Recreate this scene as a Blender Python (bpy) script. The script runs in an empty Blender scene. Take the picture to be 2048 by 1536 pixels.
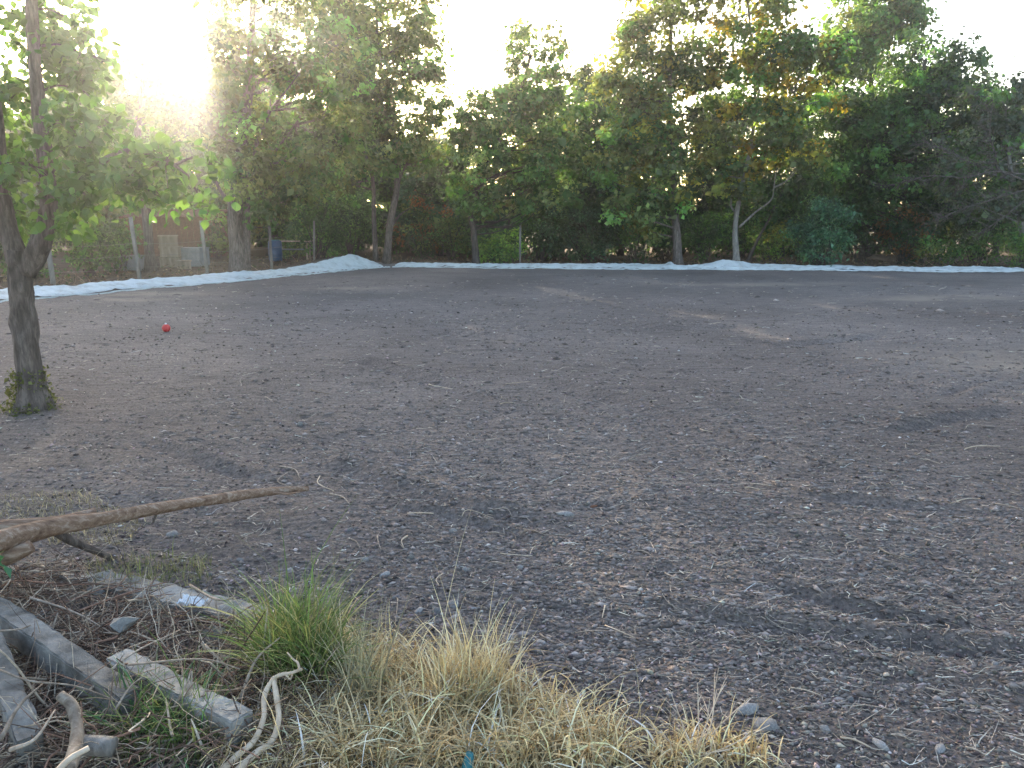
import bpy, bmesh, math
import numpy as np
from mathutils import Vector
R = math.radians
sc = bpy.context.scene
COL = sc.collection

# ------------------------------------------------------------------ camera
F, CX, CY = 1600.0, 1024.0, 768.0          # focal length and centre in photo pixels (2048 x 1536)
PITCH, CAMH = R(11.8), 2.0
cam_d = bpy.data.cameras.new('camera'); cam = bpy.data.objects.new('camera', cam_d); COL.objects.link(cam)
cam_d.sensor_width = 36.0; cam_d.lens = 36.0 * F / 2048.0; cam_d.clip_start = .05; cam_d.clip_end = 3000
cam.location = (0, 0, CAMH); cam.rotation_euler = (R(90) - PITCH, 0, 0)
sc.camera = cam

# ------------------------------------------------------------------ sky, sun, exposure
SUN_AZ, SUN_EL = R(-20.0), R(13.0)         # azimuth from +Y, negative is left
w = bpy.data.worlds.new('World'); sc.world = w; w.use_nodes = True
nt = w.node_tree; bg = nt.nodes['Background']
sky = nt.nodes.new('ShaderNodeTexSky'); sky.sky_type = 'NISHITA'; sky.sun_disc = False
sky.sun_elevation = SUN_EL; sky.sun_rotation = SUN_AZ; sky.altitude = 200; sky.dust_density = 3.0; sky.air_density = 1.0; sky.ozone_density = .7
nt.links.new(sky.outputs[0], bg.inputs[0]); bg.inputs[1].default_value = 0.15
sun_d = bpy.data.lights.new('sun', 'SUN'); sun_d.energy = 2.8; sun_d.angle = R(0.6); sun_d.color = (1.0, .88, .70)
sun = bpy.data.objects.new('sun', sun_d); COL.objects.link(sun)
sdir = Vector((math.sin(SUN_AZ) * math.cos(SUN_EL), math.cos(SUN_AZ) * math.cos(SUN_EL), math.sin(SUN_EL)))
sun.rotation_euler = sdir.to_track_quat('Z', 'Y').to_euler(); sun.location = sdir * 60
vs = sc.view_settings
vs.view_transform = 'Standard'; vs.look = 'None'; vs.gamma = 1.0; vs.exposure = 2.35; vs.use_curve_mapping = False
sc.render.engine = 'CYCLES'
cy = sc.cycles
cy.use_denoising = True; cy.max_bounces = 6; cy.diffuse_bounces = 3; cy.transmission_bounces = 4; cy.volume_bounces = 1
cy.glossy_bounces = 2; cy.sample_clamp_indirect = 6; cy.caustics_reflective = False; cy.caustics_refractive = False
HAZE_DENSITY, HAZE_ANISO = 0.0012, 0.86

# ------------------------------------------------------------------ pixel helpers
cp, sp = math.cos(PITCH), math.sin(PITCH)
def ray(px, py):
    u = (px - CX) / F; v = (CY - py) / F
    return np.array([u, cp + v * sp, -sp + v * cp])
def at(px, py, Y):                          # the point of that pixel's ray at depth Y
    d = ray(px, py); return np.array([0, 0, CAMH]) + d * (Y / d[1])
def on(px, py, z=0.0):                      # the point of that pixel's ray at height z
    d = ray(px, py); return np.array([0, 0, CAMH]) + d * ((z - CAMH) / d[2])

# ------------------------------------------------------------------ numpy noise
def _hash(ix, iy, seed):
    h = (ix.astype(np.int64) * 374761393 + iy.astype(np.int64) * 668265263 + seed * 1442695041) & 0xffffffff
    h = ((h ^ (h >> 13)) * 1274126177) & 0xffffffff
    return ((h ^ (h >> 16)) & 0xffff) / 65535.0
def vnoise(x, y, seed=0):
    x = np.asarray(x, float); y = np.asarray(y, float)
    ix = np.floor(x); iy = np.floor(y); fx = x - ix; fy = y - iy
    fx = fx * fx * (3 - 2 * fx); fy = fy * fy * (3 - 2 * fy)
    a = _hash(ix, iy, seed); b = _hash(ix + 1, iy, seed); c = _hash(ix, iy + 1, seed); d = _hash(ix + 1, iy + 1, seed)
    return (a + (b - a) * fx) * (1 - fy) + (c + (d - c) * fx) * fy - .5
def fbm(x, y, seed=0, octv=4):
    s = 0; a = 1.0
    for k in range(octv):
        s = s + a * vnoise(np.asarray(x) * 2 ** k, np.asarray(y) * 2 ** k, seed + k * 17); a *= .5
    return s
def sstep(a, b, x):
    t = np.clip((x - a) / (b - a), 0, 1); return t * t * (3 - 2 * t)

# ------------------------------------------------------------------ terrain
CORNER = on(778, 533)[:2]; LEND = on(0, 603)[:2]; REND = on(2048, 545)[:2]
dL = (LEND - CORNER) / np.linalg.norm(LEND - CORNER); dR = (REND - CORNER) / np.linalg.norm(REND - CORNER)
nL = np.array([dL[1], -dL[0]]); nL = nL if nL[0] < 0 else -nL
nR = np.array([-dR[1], dR[0]]); nR = nR if nR[1] > 0 else -nR
def edge_coords(x, y):
    rx = np.asarray(x) - CORNER[0]; ry = np.asarray(y) - CORNER[1]
    return rx * nL[0] + ry * nL[1], rx * dL[0] + ry * dL[1], rx * nR[0] + ry * nR[1], rx * dR[0] + ry * dR[1]
def berm_height(tl, tr, sl, sr):
    hl = .13 + .07 * vnoise(tl * .5, tl * 0 + 3.3, 5) + .30 * np.exp(-((tl - 1.3) / np.where(tl > 1.3, 2.6, .7)) ** 2)
    hr = .085 + .06 * vnoise(tr * .45, tr * 0 + 8.3, 6) + .13 * np.exp(-((tr - 13.6) / .8) ** 2) - .03 * np.exp(-((tr - 3.0) / 2) ** 2)
    return np.where(sl > sr, hl, hr)
RUTS = [([(500, 860), (620, 910), (760, 962), (900, 1010), (1080, 1050), (1250, 1085)], .045, .16),
        ([(1050, 750), (1180, 790), (1320, 830), (1480, 890), (1700, 950)], .045, .22),
        ([(1180, 1180), (1320, 1225), (1500, 1255), (1700, 1275), (2048, 1300), (2200, 1310)], .038, .13),
        ([(1480, 1150), (1620, 1190), (1800, 1235), (2048, 1270)], .04, .10),
        ([(700, 1000), (850, 1030), (1020, 1065), (1150, 1110)], .03, .10),
        ([(2048, 690), (1900, 705), (1780, 730), (1640, 765)], .05, .16),
        ([(2048, 745), (1960, 770), (1880, 800)], .05, .14),
        ([(1500, 690), (1660, 680), (1800, 665)], .045, .16),
        ([(820, 655), (930, 670), (1020, 680), (1180, 690)], .08, .2),
        ([(250, 870), (420, 930), (600, 985)], .04, .12), ([(1750, 870), (1880, 845), (2060, 815)], .05, .15), ([(600, 700), (760, 735), (900, 775), (1040, 825)], .05, .16), ([(1200, 640), (1330, 655), (1500, 650)], .05, .18), ([(1560, 985), (1750, 1010), (2060, 1035)], .04, .12)]
RUTS = [(np.array([on(*p)[:2] for p in pl]), d, wd * .8) for pl, d, wd in RUTS]
def H(x, y):
    x = np.asarray(x, float); y = np.asarray(y, float)
    z = .07 * fbm(x * .16, y * .16, 1, 3) + .028 * fbm(x * .9, y * .9, 2, 3)
    r = np.hypot(x, y)
    near = sstep(32, 10, r)
    z = z + .009 * near * fbm(x * 6, y * 6, 3, 3)
    # combed streaks left by the machine that graded the soil
    ca, sa = math.cos(R(-24)), math.sin(R(-24))
    u = x * ca + y * sa; v = -x * sa + y * ca
    z = z + .032 * near * fbm(u * .4, v * 4.5, 9, 3)
    patch = sstep(-.15, .25, fbm(x * .35, y * .35, 14, 2)) * sstep(30, 20, r)
    z = z + .05 * patch * np.maximum(0, fbm(x * 1.1 + y * .25, y * 3.2 - x * .5, 15, 3) - .08) - .03 * patch * np.maximum(0, fbm(x * .9, y * 2.8 - x * .6, 16, 3) - .12)
    for pl, dep, wd in RUTS:
        best = np.full(x.shape, 1e9); sgn = np.zeros(x.shape); frac = np.zeros(x.shape)
        for si, (a, b) in enumerate(zip(pl[:-1], pl[1:])):
            e = b - a; L2 = e @ e
            t = np.clip(((x - a[0]) * e[0] + (y - a[1]) * e[1]) / L2, 0, 1)
            dx = x - a[0] - t * e[0]; dy = y - a[1] - t * e[1]; d = np.hypot(dx, dy)
            s = np.sign(e[0] * dy - e[1] * dx); m = d < best
            best = np.where(m, d, best); sgn = np.where(m, s, sgn); frac = np.where(m, (si + t) / (len(pl) - 1), frac)
        q = best * sgn / wd * (1 + .35 * vnoise(x * 3, y * 3, 31))
        z = z + dep * sstep(0, .3, frac) * sstep(1, .75, frac) * (np.exp(-(q - .95) ** 2 * 2.2) - .95 * np.exp(-(q + .5) ** 2 * 2.4)) * (.85 + .4 * vnoise(x * 1.7, y * 1.7, 33))
    sl, tl, sr, tr = edge_coords(x, y)
    s = np.maximum(sl, sr)
    hb = berm_height(tl, tr, sl, sr)
    b = sstep(-.05, .85, s) * hb * (1 - .45 * sstep(1.3, 3.0, s))
    z = z * (1 - .6 * sstep(-.6, .3, s)) + b + .10 * sstep(1.2, 2.5, s) * fbm(x * 1.6, y * 1.6, 12, 3)
    return z
def hz(x, y): return float(H(np.array([x]), np.array([y]))[0])
def ground(px, py):                         # where that pixel's ray meets the soil
    p = on(px, py)
    for _ in range(4): p = on(px, py, hz(p[0], p[1]))
    return p

# ------------------------------------------------------------------ mesh helpers
def mesh_np(name, V, T, cols=None, smooth=False, facesize=None):
    V = np.asarray(V, np.float32); T = np.asarray(T, np.int32); k = T.shape[1]
    me = bpy.data.meshes.new(name)
    me.vertices.add(len(V)); me.vertices.foreach_set('co', V.ravel())
    me.loops.add(T.size); me.loops.foreach_set('vertex_index', T.ravel())
    me.polygons.add(len(T)); me.polygons.foreach_set('loop_start', np.arange(0, T.size, k, dtype=np.int32))
    me.polygons.foreach_set('use_smooth', np.full(len(T), smooth))
    if cols is not None:
        at_ = me.attributes.new('col', 'FLOAT_COLOR', 'POINT')
        c = np.ones((len(V), 4), np.float32); c[:, :3] = cols; at_.data.foreach_set('color', c.ravel())
    me.update(calc_edges=True)
    return me
def link(name, me, mat, parent=None, loc=None):
    o = bpy.data.objects.new(name, me); COL.objects.link(o)
    if mat is not None and not me.materials: me.materials.append(mat)
    if parent is not None: o.parent = parent
    if loc is not None: o.location = loc
    return o
def empty(name, loc):
    o = bpy.data.objects.new(name, None); COL.objects.link(o); o.location = loc; o.empty_display_size = .2; return o
def tag(o, label=None, cat=None, group=None, kind=None):
    if label: o['label'] = label
    if cat: o['category'] = cat
    if group: o['group'] = group
    if kind: o['kind'] = kind
    return o
def unit(v): return v / np.maximum(np.linalg.norm(v, axis=-1, keepdims=True), 1e-9)
class MB:
    def __init__(s): s.V = []; s.F = []; s.n = 0
    def add(s, V, Fq):
        s.V.append(np.asarray(V, float)); s.F.append(np.asarray(Fq, int) + s.n); s.n += len(V)
    def tube(s, pts, rad, n=8, rng=None, rough=0.0, cap=True, seed=0):
        pts = np.asarray(pts, float); rad = np.asarray(rad, float) * np.ones(len(pts)); m = len(pts)
        tan = unit(np.gradient(pts, axis=0))
        ref = np.array([0, 0, 1.0]) if abs(tan[0][2]) < .8 else np.array([1.0, 0, 0])
        a = unit(np.cross(tan[0], ref)); rings = []
        for i in range(m):
            a = unit(a - tan[i] * (a @ tan[i])); b = np.cross(tan[i], a)
            th = np.arange(n) / n * 2 * math.pi
            rr = rad[i] * np.ones(n)
            if rough: rr = rr * (1 + rough * fbm(np.cos(th) * 1.6 + i * .33 + seed, np.sin(th) * 1.6 + i * .21, seed + 40, 3))
            rings.append(pts[i] + np.outer(np.cos(th) * rr, a) + np.outer(np.sin(th) * rr, b))
        V = np.concatenate(rings); k = np.arange(n); k2 = (k + 1) % n; Q = []
        for i in range(m - 1):
            Q.append(np.stack([i * n + k, i * n + k2, (i + 1) * n + k2, (i + 1) * n + k], 1))
        Q = np.concatenate(Q)
        if cap:
            V = np.concatenate([V, pts[:1], pts[-1:]]); c0, c1 = m * n, m * n + 1
            kk = np.arange(0, n, 2)
            Q = np.concatenate([Q, np.stack([np.full(len(kk), c0), (kk + 2) % n, (kk + 1) % n, kk], 1),
                                np.stack([np.full(len(kk), c1), (m - 1) * n + kk, (m - 1) * n + (kk + 1) % n, (m - 1) * n + (kk + 2) % n], 1)])
        s.add(V, Q)
    def mesh(s, name, off=(0, 0, 0), smooth=True):
        return mesh_np(name, np.concatenate(s.V) - np.asarray(off), np.concatenate(s.F), smooth=smooth)
def smooth_path(pts, m=5):                  # Catmull-Rom through the points
    P = np.asarray(pts, float); P = np.concatenate([[2 * P[0] - P[1]], P, [2 * P[-1] - P[-2]]]); out = []
    for i in range(1, len(P) - 2):
        for t in np.linspace(0, 1, m, endpoint=False):
            a, b, c, d = P[i - 1], P[i], P[i + 1], P[i + 2]
            out.append(.5 * (2 * b + (c - a) * t + (2 * a - 5 * b + 4 * c - d) * t * t + (3 * b - a - 3 * c + d) * t ** 3))
    out.append(P[-2]); return np.array(out)
def batch_tubes(P0, D, L, rad, bend, rng, K=4, n=3, droop=0.0):
    """many thin tapering tubes: start points, directions, lengths, radii"""
    N = len(P0); D = unit(D); B = unit(np.cross(D, rng.normal(size=(N, 3)))); C = np.cross(D, B)
    t = np.linspace(0, 1, K); ph = rng.uniform(0, 6.28, N)
    V = np.zeros((N, K, n, 3))
    for i, ti in enumerate(t):
        off = (bend * L)[:, None] * (B * (ti * ti + .25 * np.sin(ti * 7 + ph))[:, None])
        c = P0 + D * (L * ti)[:, None] + off; c[:, 2] -= droop * L * ti * ti
        r = rad * (1 - .6 * ti)
        for j in range(n):
            a = j / n * 6.2832
            V[:, i, j] = c + B * (r * math.cos(a))[:, None] + C * (r * math.sin(a))[:, None]
    base = (np.arange(N) * K * n)[:, None, None]
    i = np.arange(K - 1)[:, None] * n; j = np.arange(n)[None]; j2 = (j + 1) % n
    q = np.stack([i + j, i + j2, i + n + j2, i + n + j], -1).reshape(1, -1, 4)
    return V.reshape(-1, 3), (q + base).reshape(-1, 4)
def batch_blades(P0, az, L, wid, lean, rng, K=5, curl=1.0):
    N = len(P0); h = np.stack([np.cos(az), np.sin(az), 0 * az], 1); sdv = np.stack([-np.sin(az), np.cos(az), 0 * az], 1)
    t = np.linspace(0, 1, K); V = np.zeros((N, K, 2, 3)); p = P0.copy(); ang = lean.copy(); k = rng.uniform(-.25, .25, N)
    for i in range(K):
        wv = wid * (1 - .85 * t[i] ** 1.6)
        V[:, i, 0] = p - sdv * wv[:, None]; V[:, i, 1] = p + sdv * wv[:, None]
        st = L / (K - 1)
        p = p + (h * np.sin(ang)[:, None] + sdv * (k * .6)[:, None] + np.array([0, 0, 1.]) * np.cos(ang)[:, None]) * st[:, None]
        ang = ang + curl * rng.uniform(.05, .5, N); sdv = unit(sdv + .25 * rng.normal(size=(N, 3)))
    base = (np.arange(N) * K * 2)[:, None, None]; i = np.arange(K - 1) * 2
    q = np.stack([i, i + 1, i + 3, i + 2], -1).reshape(1, -1, 4)
    return V.reshape(-1, 3), (q + base).reshape(-1, 4)
def leaf_cloud(C, s, rng, up=.7, droop=.35, wide=.34, out=None):
    N = len(C); n = unit(rng.normal(size=(N, 3)) * (1 if out is None else .6) + np.array([0, 0, up]) + (0 if out is None else out)); a = rng.normal(size=(N, 3)) + np.array([0, 0, -droop])
    a = unit(a - n * np.sum(a * n, 1, keepdims=True)); b = np.cross(n, a); s = s[:, None]
    V = np.stack([C, C + a * s * .45 + b * s * wide + n * s * .09, C + a * s - n * s * .05, C + a * s * .45 - b * s * wide + n * s * .09], 1).reshape(-1, 3)
    k = (np.arange(N) * 4)[:, None]
    T = np.concatenate([k + [0, 2, 1], k + [0, 3, 2]], 1).reshape(-1, 3)
    return V, T

# ------------------------------------------------------------------ materials
def mat(name):
    m = bpy.data.materials.new(name); m.use_nodes = True; t = m.node_tree
    return m, t, t.nodes['Principled BSDF'], t.nodes['Material Output']
def nd(t, kind, **kw):
    n = t.nodes.new('ShaderNode' + kind)
    for k, v in kw.items():
        if k in n.inputs: n.inputs[k].default_value = v
        else: setattr(n, k, v)
    return n
def ramp(t, stops):
    n = t.nodes.new('ShaderNodeValToRGB'); e = n.color_ramp.elements
    while len(e) < len(stops): e.new(.5)
    for el, (p, c) in zip(e, stops): el.position = p; el.color = (*c, 1)
    return n
def noise(t, scale, detail=5, rough=.6, vec=None, dist=0):
    n = nd(t, 'TexNoise', Scale=scale, Detail=detail, Roughness=rough, Distortion=dist)
    if vec is not None: t.links.new(vec, n.inputs['Vector'])
    return n
def bump(t, p, h, strength, dist):
    b = nd(t, 'Bump', Strength=strength, Distance=dist); t.links.new(h, b.inputs['Height']); t.links.new(b.outputs[0], p.inputs['Normal']); return b
def speckled(name, stops, scale, rough=.9, bstr=.5, bdist=.01, stretch=None, random=0.0, coords='Object'):
    """rough material: colour ramp over noise, bump from the same noise"""
    m, t, p, o = mat(name); tc = nd(t, 'TexCoord'); v = tc.outputs[coords]
    if stretch:
        mp = nd(t, 'Mapping'); mp.inputs['Scale'].default_value = stretch; t.links.new(v, mp.inputs['Vector']); v = mp.outputs[0]
    n1 = noise(t, scale, 7, .68, v, .3); r = ramp(t, stops); t.links.new(n1.outputs[0], r.inputs[0]); c = r.outputs[0]
    if random:
        oi = nd(t, 'ObjectInfo'); mr = nd(t, 'MapRange'); mr.inputs['To Min'].default_value = 1 - random; mr.inputs['To Max'].default_value = 1 + random
        t.links.new(oi.outputs['Random'], mr.inputs['Value']); hs = nd(t, 'HueSaturation'); t.links.new(mr.outputs[0], hs.inputs['Value'])
        t.links.new(c, hs.inputs['Color']); c = hs.outputs[0]
    t.links.new(c, p.inputs['Base Color']); p.inputs['Roughness'].default_value = rough; p.inputs['Specular IOR Level'].default_value = .25
    n2 = noise(t, scale * 3, 6, .7, v); mx = nd(t, 'Math', operation='ADD'); t.links.new(n1.outputs[0], mx.inputs[0]); t.links.new(n2.outputs[0], mx.inputs[1])
    bump(t, p, mx.outputs[0], bstr, bdist); return m

def soil_material():
    m, t, p, o = mat('soil'); geo = nd(t, 'NewGeometry'); v = geo.outputs['Position']
    big = noise(t, .22, 5, .6, v, .4); mid = noise(t, 2.3, 6, .65, v, .2); fine = noise(t, 38, 6, .75, v)
    mp = nd(t, 'Mapping'); mp.inputs['Rotation'].default_value = (0, 0, R(24)); mp.inputs['Scale'].default_value = (1.2, 11, 1)
    t.links.new(v, mp.inputs['Vector']); streak = noise(t, 1.4, 6, .7, mp.outputs[0], .5)
    r1 = ramp(t, [(.30, (.150, .127, .119)), (.52, (.205, .176, .165)), (.75, (.272, .236, .22))]); t.links.new(big.outputs[0], r1.inputs[0])
    r2 = ramp(t, [(.32, (.34, .34, .35)), (.5, (.95, .94, .93)), (.68, (1.6, 1.56, 1.5))]); t.links.new(fine.outputs[0], r2.inputs[0])
    mu = nd(t, 'MixRGB', blend_type='MULTIPLY'); mu.inputs[0].default_value = .85; t.links.new(r1.outputs[0], mu.inputs[1]); t.links.new(r2.outputs[0], mu.inputs[2])
    r3 = ramp(t, [(.32, (.48, .48, .5)), (.52, (1, 1, 1)), (.75, (1.5, 1.46, 1.4))]); t.links.new(streak.outputs[0], r3.inputs[0])
    mu2 = nd(t, 'MixRGB', blend_type='MULTIPLY'); mu2.inputs[0].default_value = .7; t.links.new(mu.outputs[0], mu2.inputs[1]); t.links.new(r3.outputs[0], mu2.inputs[2])
    # dry trampled earth and litter beyond the sheets, and sunlit patches painted paler into the soil colour
    att = nd(t, 'Attribute'); att.attribute_name = 'col'
    sep = nd(t, 'SeparateColor'); t.links.new(att.outputs['Color'], sep.inputs[0])
    lit = ramp(t, [(.35, (.055, .038, .026)), (.65, (.13, .09, .06))]); t.links.new(mid.outputs[0], lit.inputs[0])
    mx = nd(t, 'MixRGB'); t.links.new(sep.outputs[0], mx.inputs[0]); t.links.new(mu2.outputs[0], mx.inputs[1]); t.links.new(lit.outputs[0], mx.inputs[2])
    mx2 = nd(t, 'MixRGB'); t.links.new(sep.outputs[1], mx2.inputs[0]); t.links.new(mx.outputs[0], mx2.inputs[1]); mx2.inputs[2].default_value = (.33, .27, .22, 1)
    t.links.new(mx2.outputs[0], p.inputs['Base Color']); p.inputs['Roughness'].default_value = .95; p.inputs['Specular IOR Level'].default_value = .15
    vo = nd(t, 'TexVoronoi', Scale=26.0); t.links.new(v, vo.inputs['Vector'])
    a = nd(t, 'Math', operation='MULTIPLY'); a.inputs[1].default_value = 1.2; t.links.new(fine.outputs[0], a.inputs[0])
    b = nd(t, 'Math', operation='SUBTRACT'); t.links.new(a.outputs[0], b.inputs[0]); t.links.new(vo.outputs['Distance'], b.inputs[1])
    c = nd(t, 'Math', operation='ADD'); t.links.new(b.outputs[0], c.inputs[0]); t.links.new(streak.outputs[0], c.inputs[1])
    bump(t, p, c.outputs[0], 1.0, .03); return m
def attr_material(name, rough=.9, transl=0.0, tcol=(1.5, 1.35, .55), gloss=.2, grain=0):
    m, t, p, o = mat(name); a = nd(t, 'Attribute'); a.attribute_name = 'col'; c = a.outputs['Color']
    p.inputs['Roughness'].default_value = rough; p.inputs['Specular IOR Level'].default_value = gloss
    if grain:
        g = nd(t, 'NewGeometry'); n = noise(t, grain, 4, .7, g.outputs['Position']); r = ramp(t, [(.3, (.6, .6, .6)), (.7, (1.3, 1.3, 1.3))]); t.links.new(n.outputs[0], r.inputs[0])
        mu = nd(t, 'MixRGB', blend_type='MULTIPLY'); mu.inputs[0].default_value = 1; t.links.new(c, mu.inputs[1]); t.links.new(r.outputs[0], mu.inputs[2]); c = mu.outputs[0]
    t.links.new(c, p.inputs['Base Color'])
    if transl:
        tr = nd(t, 'BsdfTranslucent'); mu = nd(t, 'MixRGB', blend_type='MULTIPLY'); mu.inputs[0].default_value = 1; mu.inputs[2].default_value = (*tcol, 1)
        t.links.new(c, mu.inputs[1]); t.links.new(mu.outputs[0], tr.inputs[0])
        mx = nd(t, 'MixShader'); mx.inputs[0].default_value = transl; t.links.new(p.outputs[0], mx.inputs[1]); t.links.new(tr.outputs[0], mx.inputs[2]); t.links.new(mx.outputs[0], o.inputs['Surface'])
    return m
M_SOIL = soil_material()
M_LEAF = attr_material('leaf', .55, .42, (2.2, 1.9, .75), .35)
M_STRAW = attr_material('straw', .8, .2, (1.2, 1.1, .8), .2)
M_CRUMB = attr_material('crumb', .95, 0, gloss=.15, grain=60)
M_BARK = speckled('bark', [(.3, (.035, .028, .024)), (.5, (.11, .09, .08)), (.72, (.24, .2, .18))], 3.2, .95, .9, .03, (6, 6, 1.1))
M_BARKD = speckled('dark_bark', [(.3, (.03, .024, .021)), (.55, (.085, .07, .062)), (.75, (.17, .145, .125))], 3.0, .95, .8, .02, (5, 5, 1.2))
M_BARKP = speckled('pale_bark', [(.3, (.10, .09, .08)), (.55, (.22, .2, .18)), (.75, (.36, .33, .3))], 3.0, .95, .6, .02, (5, 5, 1.2))
M_FABRIC = speckled('geotextile', [(.27, (.22, .20, .17)), (.38, (.44, .46, .46)), (.5, (.55, .59, .60)), (.72, (.63, .66, .67))], 2.6, .85, .9, .06, None, 0, 'Object')
M_CONC = speckled('concrete', [(.28, (.08, .073, .062)), (.47, (.22, .21, .195)), (.72, (.38, .37, .345))], 7, .95, 1.0, .012)
M_CONCD = speckled('dark_concrete', [(.3, (.055, .05, .045)), (.5, (.14, .133, .124)), (.72, (.26, .25, .235))], 7, .95, 1.0, .012)
M_STICK = speckled('peeled_branch', [(.3, (.11, .062, .042)), (.5, (.27, .17, .115)), (.72, (.50, .40, .32))], 5, .85, 1.0, .012, (.8, 6, 6), .15)
M_ROOT = speckled('pale_root', [(.3, (.30, .22, .15)), (.55, (.52, .42, .32)), (.75, (.68, .58, .47))], 9, .85, .5, .004, None, .1)
M_STONE = speckled('stone', [(.3, (.11, .105, .105)), (.55, (.22, .21, .205)), (.75, (.34, .33, .32))], 5, .85, .4, .004, None, .4)
M_TWIG = speckled('dry_twig', [(.3, (.14, .10, .075)), (.55, (.30, .245, .195)), (.75, (.46, .40, .34))], 30, .9, .4, .002, None, .35)
M_POST = speckled('fence_post', [(.3, (.10, .095, .085)), (.55, (.20, .19, .175)), (.75, (.31, .295, .275))], 6, .95, .5, .01, (1, 1, .3))
M_WIRE = speckled('wire', [(.3, (.12, .11, .10)), (.7, (.25, .24, .23))], 20, .6, .1, .001)
M_RED = speckled('red_plastic', [(.3, (.34, .012, .02)), (.6, (.50, .022, .035)), (.8, (.56, .08, .08))], 7, .45, .1, .002)
M_WHITEP = speckled('white_plastic', [(.3, (.55, .58, .62)), (.6, (.75, .77, .8))], 20, .75, .3, .003)
M_WOOD = speckled('sawn_wood', [(.3, (.16, .12, .085)), (.55, (.32, .26, .20)), (.75, (.46, .40, .33))], 6, .85, .4, .004, (1, 1, .2), .25)
M_GREY = speckled('painted_grey', [(.3, (.13, .15, .16)), (.7, (.25, .275, .29))], 6, .7, .2, .003, None, .15)
M_BLUE = speckled('blue_plastic', [(.3, (.02, .05, .11)), (.7, (.035, .085, .17))], 5, .45, .1, .002)
M_RUST = speckled('rusty_metal', [(.3, (.06, .028, .018)), (.55, (.14, .065, .04)), (.75, (.22, .11, .07))], 8, .9, .5, .004)
M_TEAL = speckled('teal_plastic', [(.3, (.02, .10, .12)), (.7, (.05, .2, .22))], 14, .4, .1, .002)

# ------------------------------------------------------------------ ground sheet
def build_ground():
    r = 1 / np.linspace(1 / 1.7, 1 / 13.5, 310); r = np.concatenate([[.01, .5, 1.1], r, np.arange(13.65, 38.5, .125), np.geomspace(38.8, 300, 30)])
    th = np.concatenate([np.linspace(-42, 42, 350), np.linspace(45, 315, 72)]); th = np.radians(th); n = len(th); m = len(r)
    RR, TT = np.meshgrid(r, th, indexing='ij'); X = RR * np.sin(TT); Y = RR * np.cos(TT)
    Z = H(X.ravel(), Y.ravel())
    V = np.stack([X.ravel(), Y.ravel(), Z], 1)
    i = np.arange(m - 1)[:, None] * n; j = np.arange(n)[None]; j2 = (j + 1) % n
    Q = np.stack([i + j, i + n + j, i + n + j2, i + j2], -1).reshape(-1, 4)
    sl, tl, sr, tr = edge_coords(V[:, 0], V[:, 1]); s = np.maximum(sl, sr)
    cols = np.zeros((len(V), 3)); cols[:, 0] = sstep(.9, 1.5, s)
    sun_spots = np.zeros(len(V))  # mask for spots of sunlight painted into the soil colour
    for (px, py, a, b) in [(690, 576, 1.1, .7), (300, 588, 1.6, .7), (255, 600, 1.0, .5), (1495, 567, 3.0, .6), (1990, 712, 1.4, .7), (1880, 598, 1.8, .7), (2030, 730, .9, .5)]:
        c = on(px, py); sun_spots = np.maximum(sun_spots, np.exp(-((V[:, 0] - c[0]) / a) ** 2 - ((V[:, 1] - c[1]) / b) ** 2))
    cols[:, 1] = np.clip(sun_spots * (.9 + 1.2 * fbm(V[:, 0] * 3, V[:, 1] * 3, 77, 3)), 0, 1) * .75
    me = mesh_np('ground', V, Q, cols, smooth=True)
    o = link('ground', me, M_SOIL); tag(o, 'dark graded soil field with machine tracks', None, None, 'structure')
build_ground()

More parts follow.
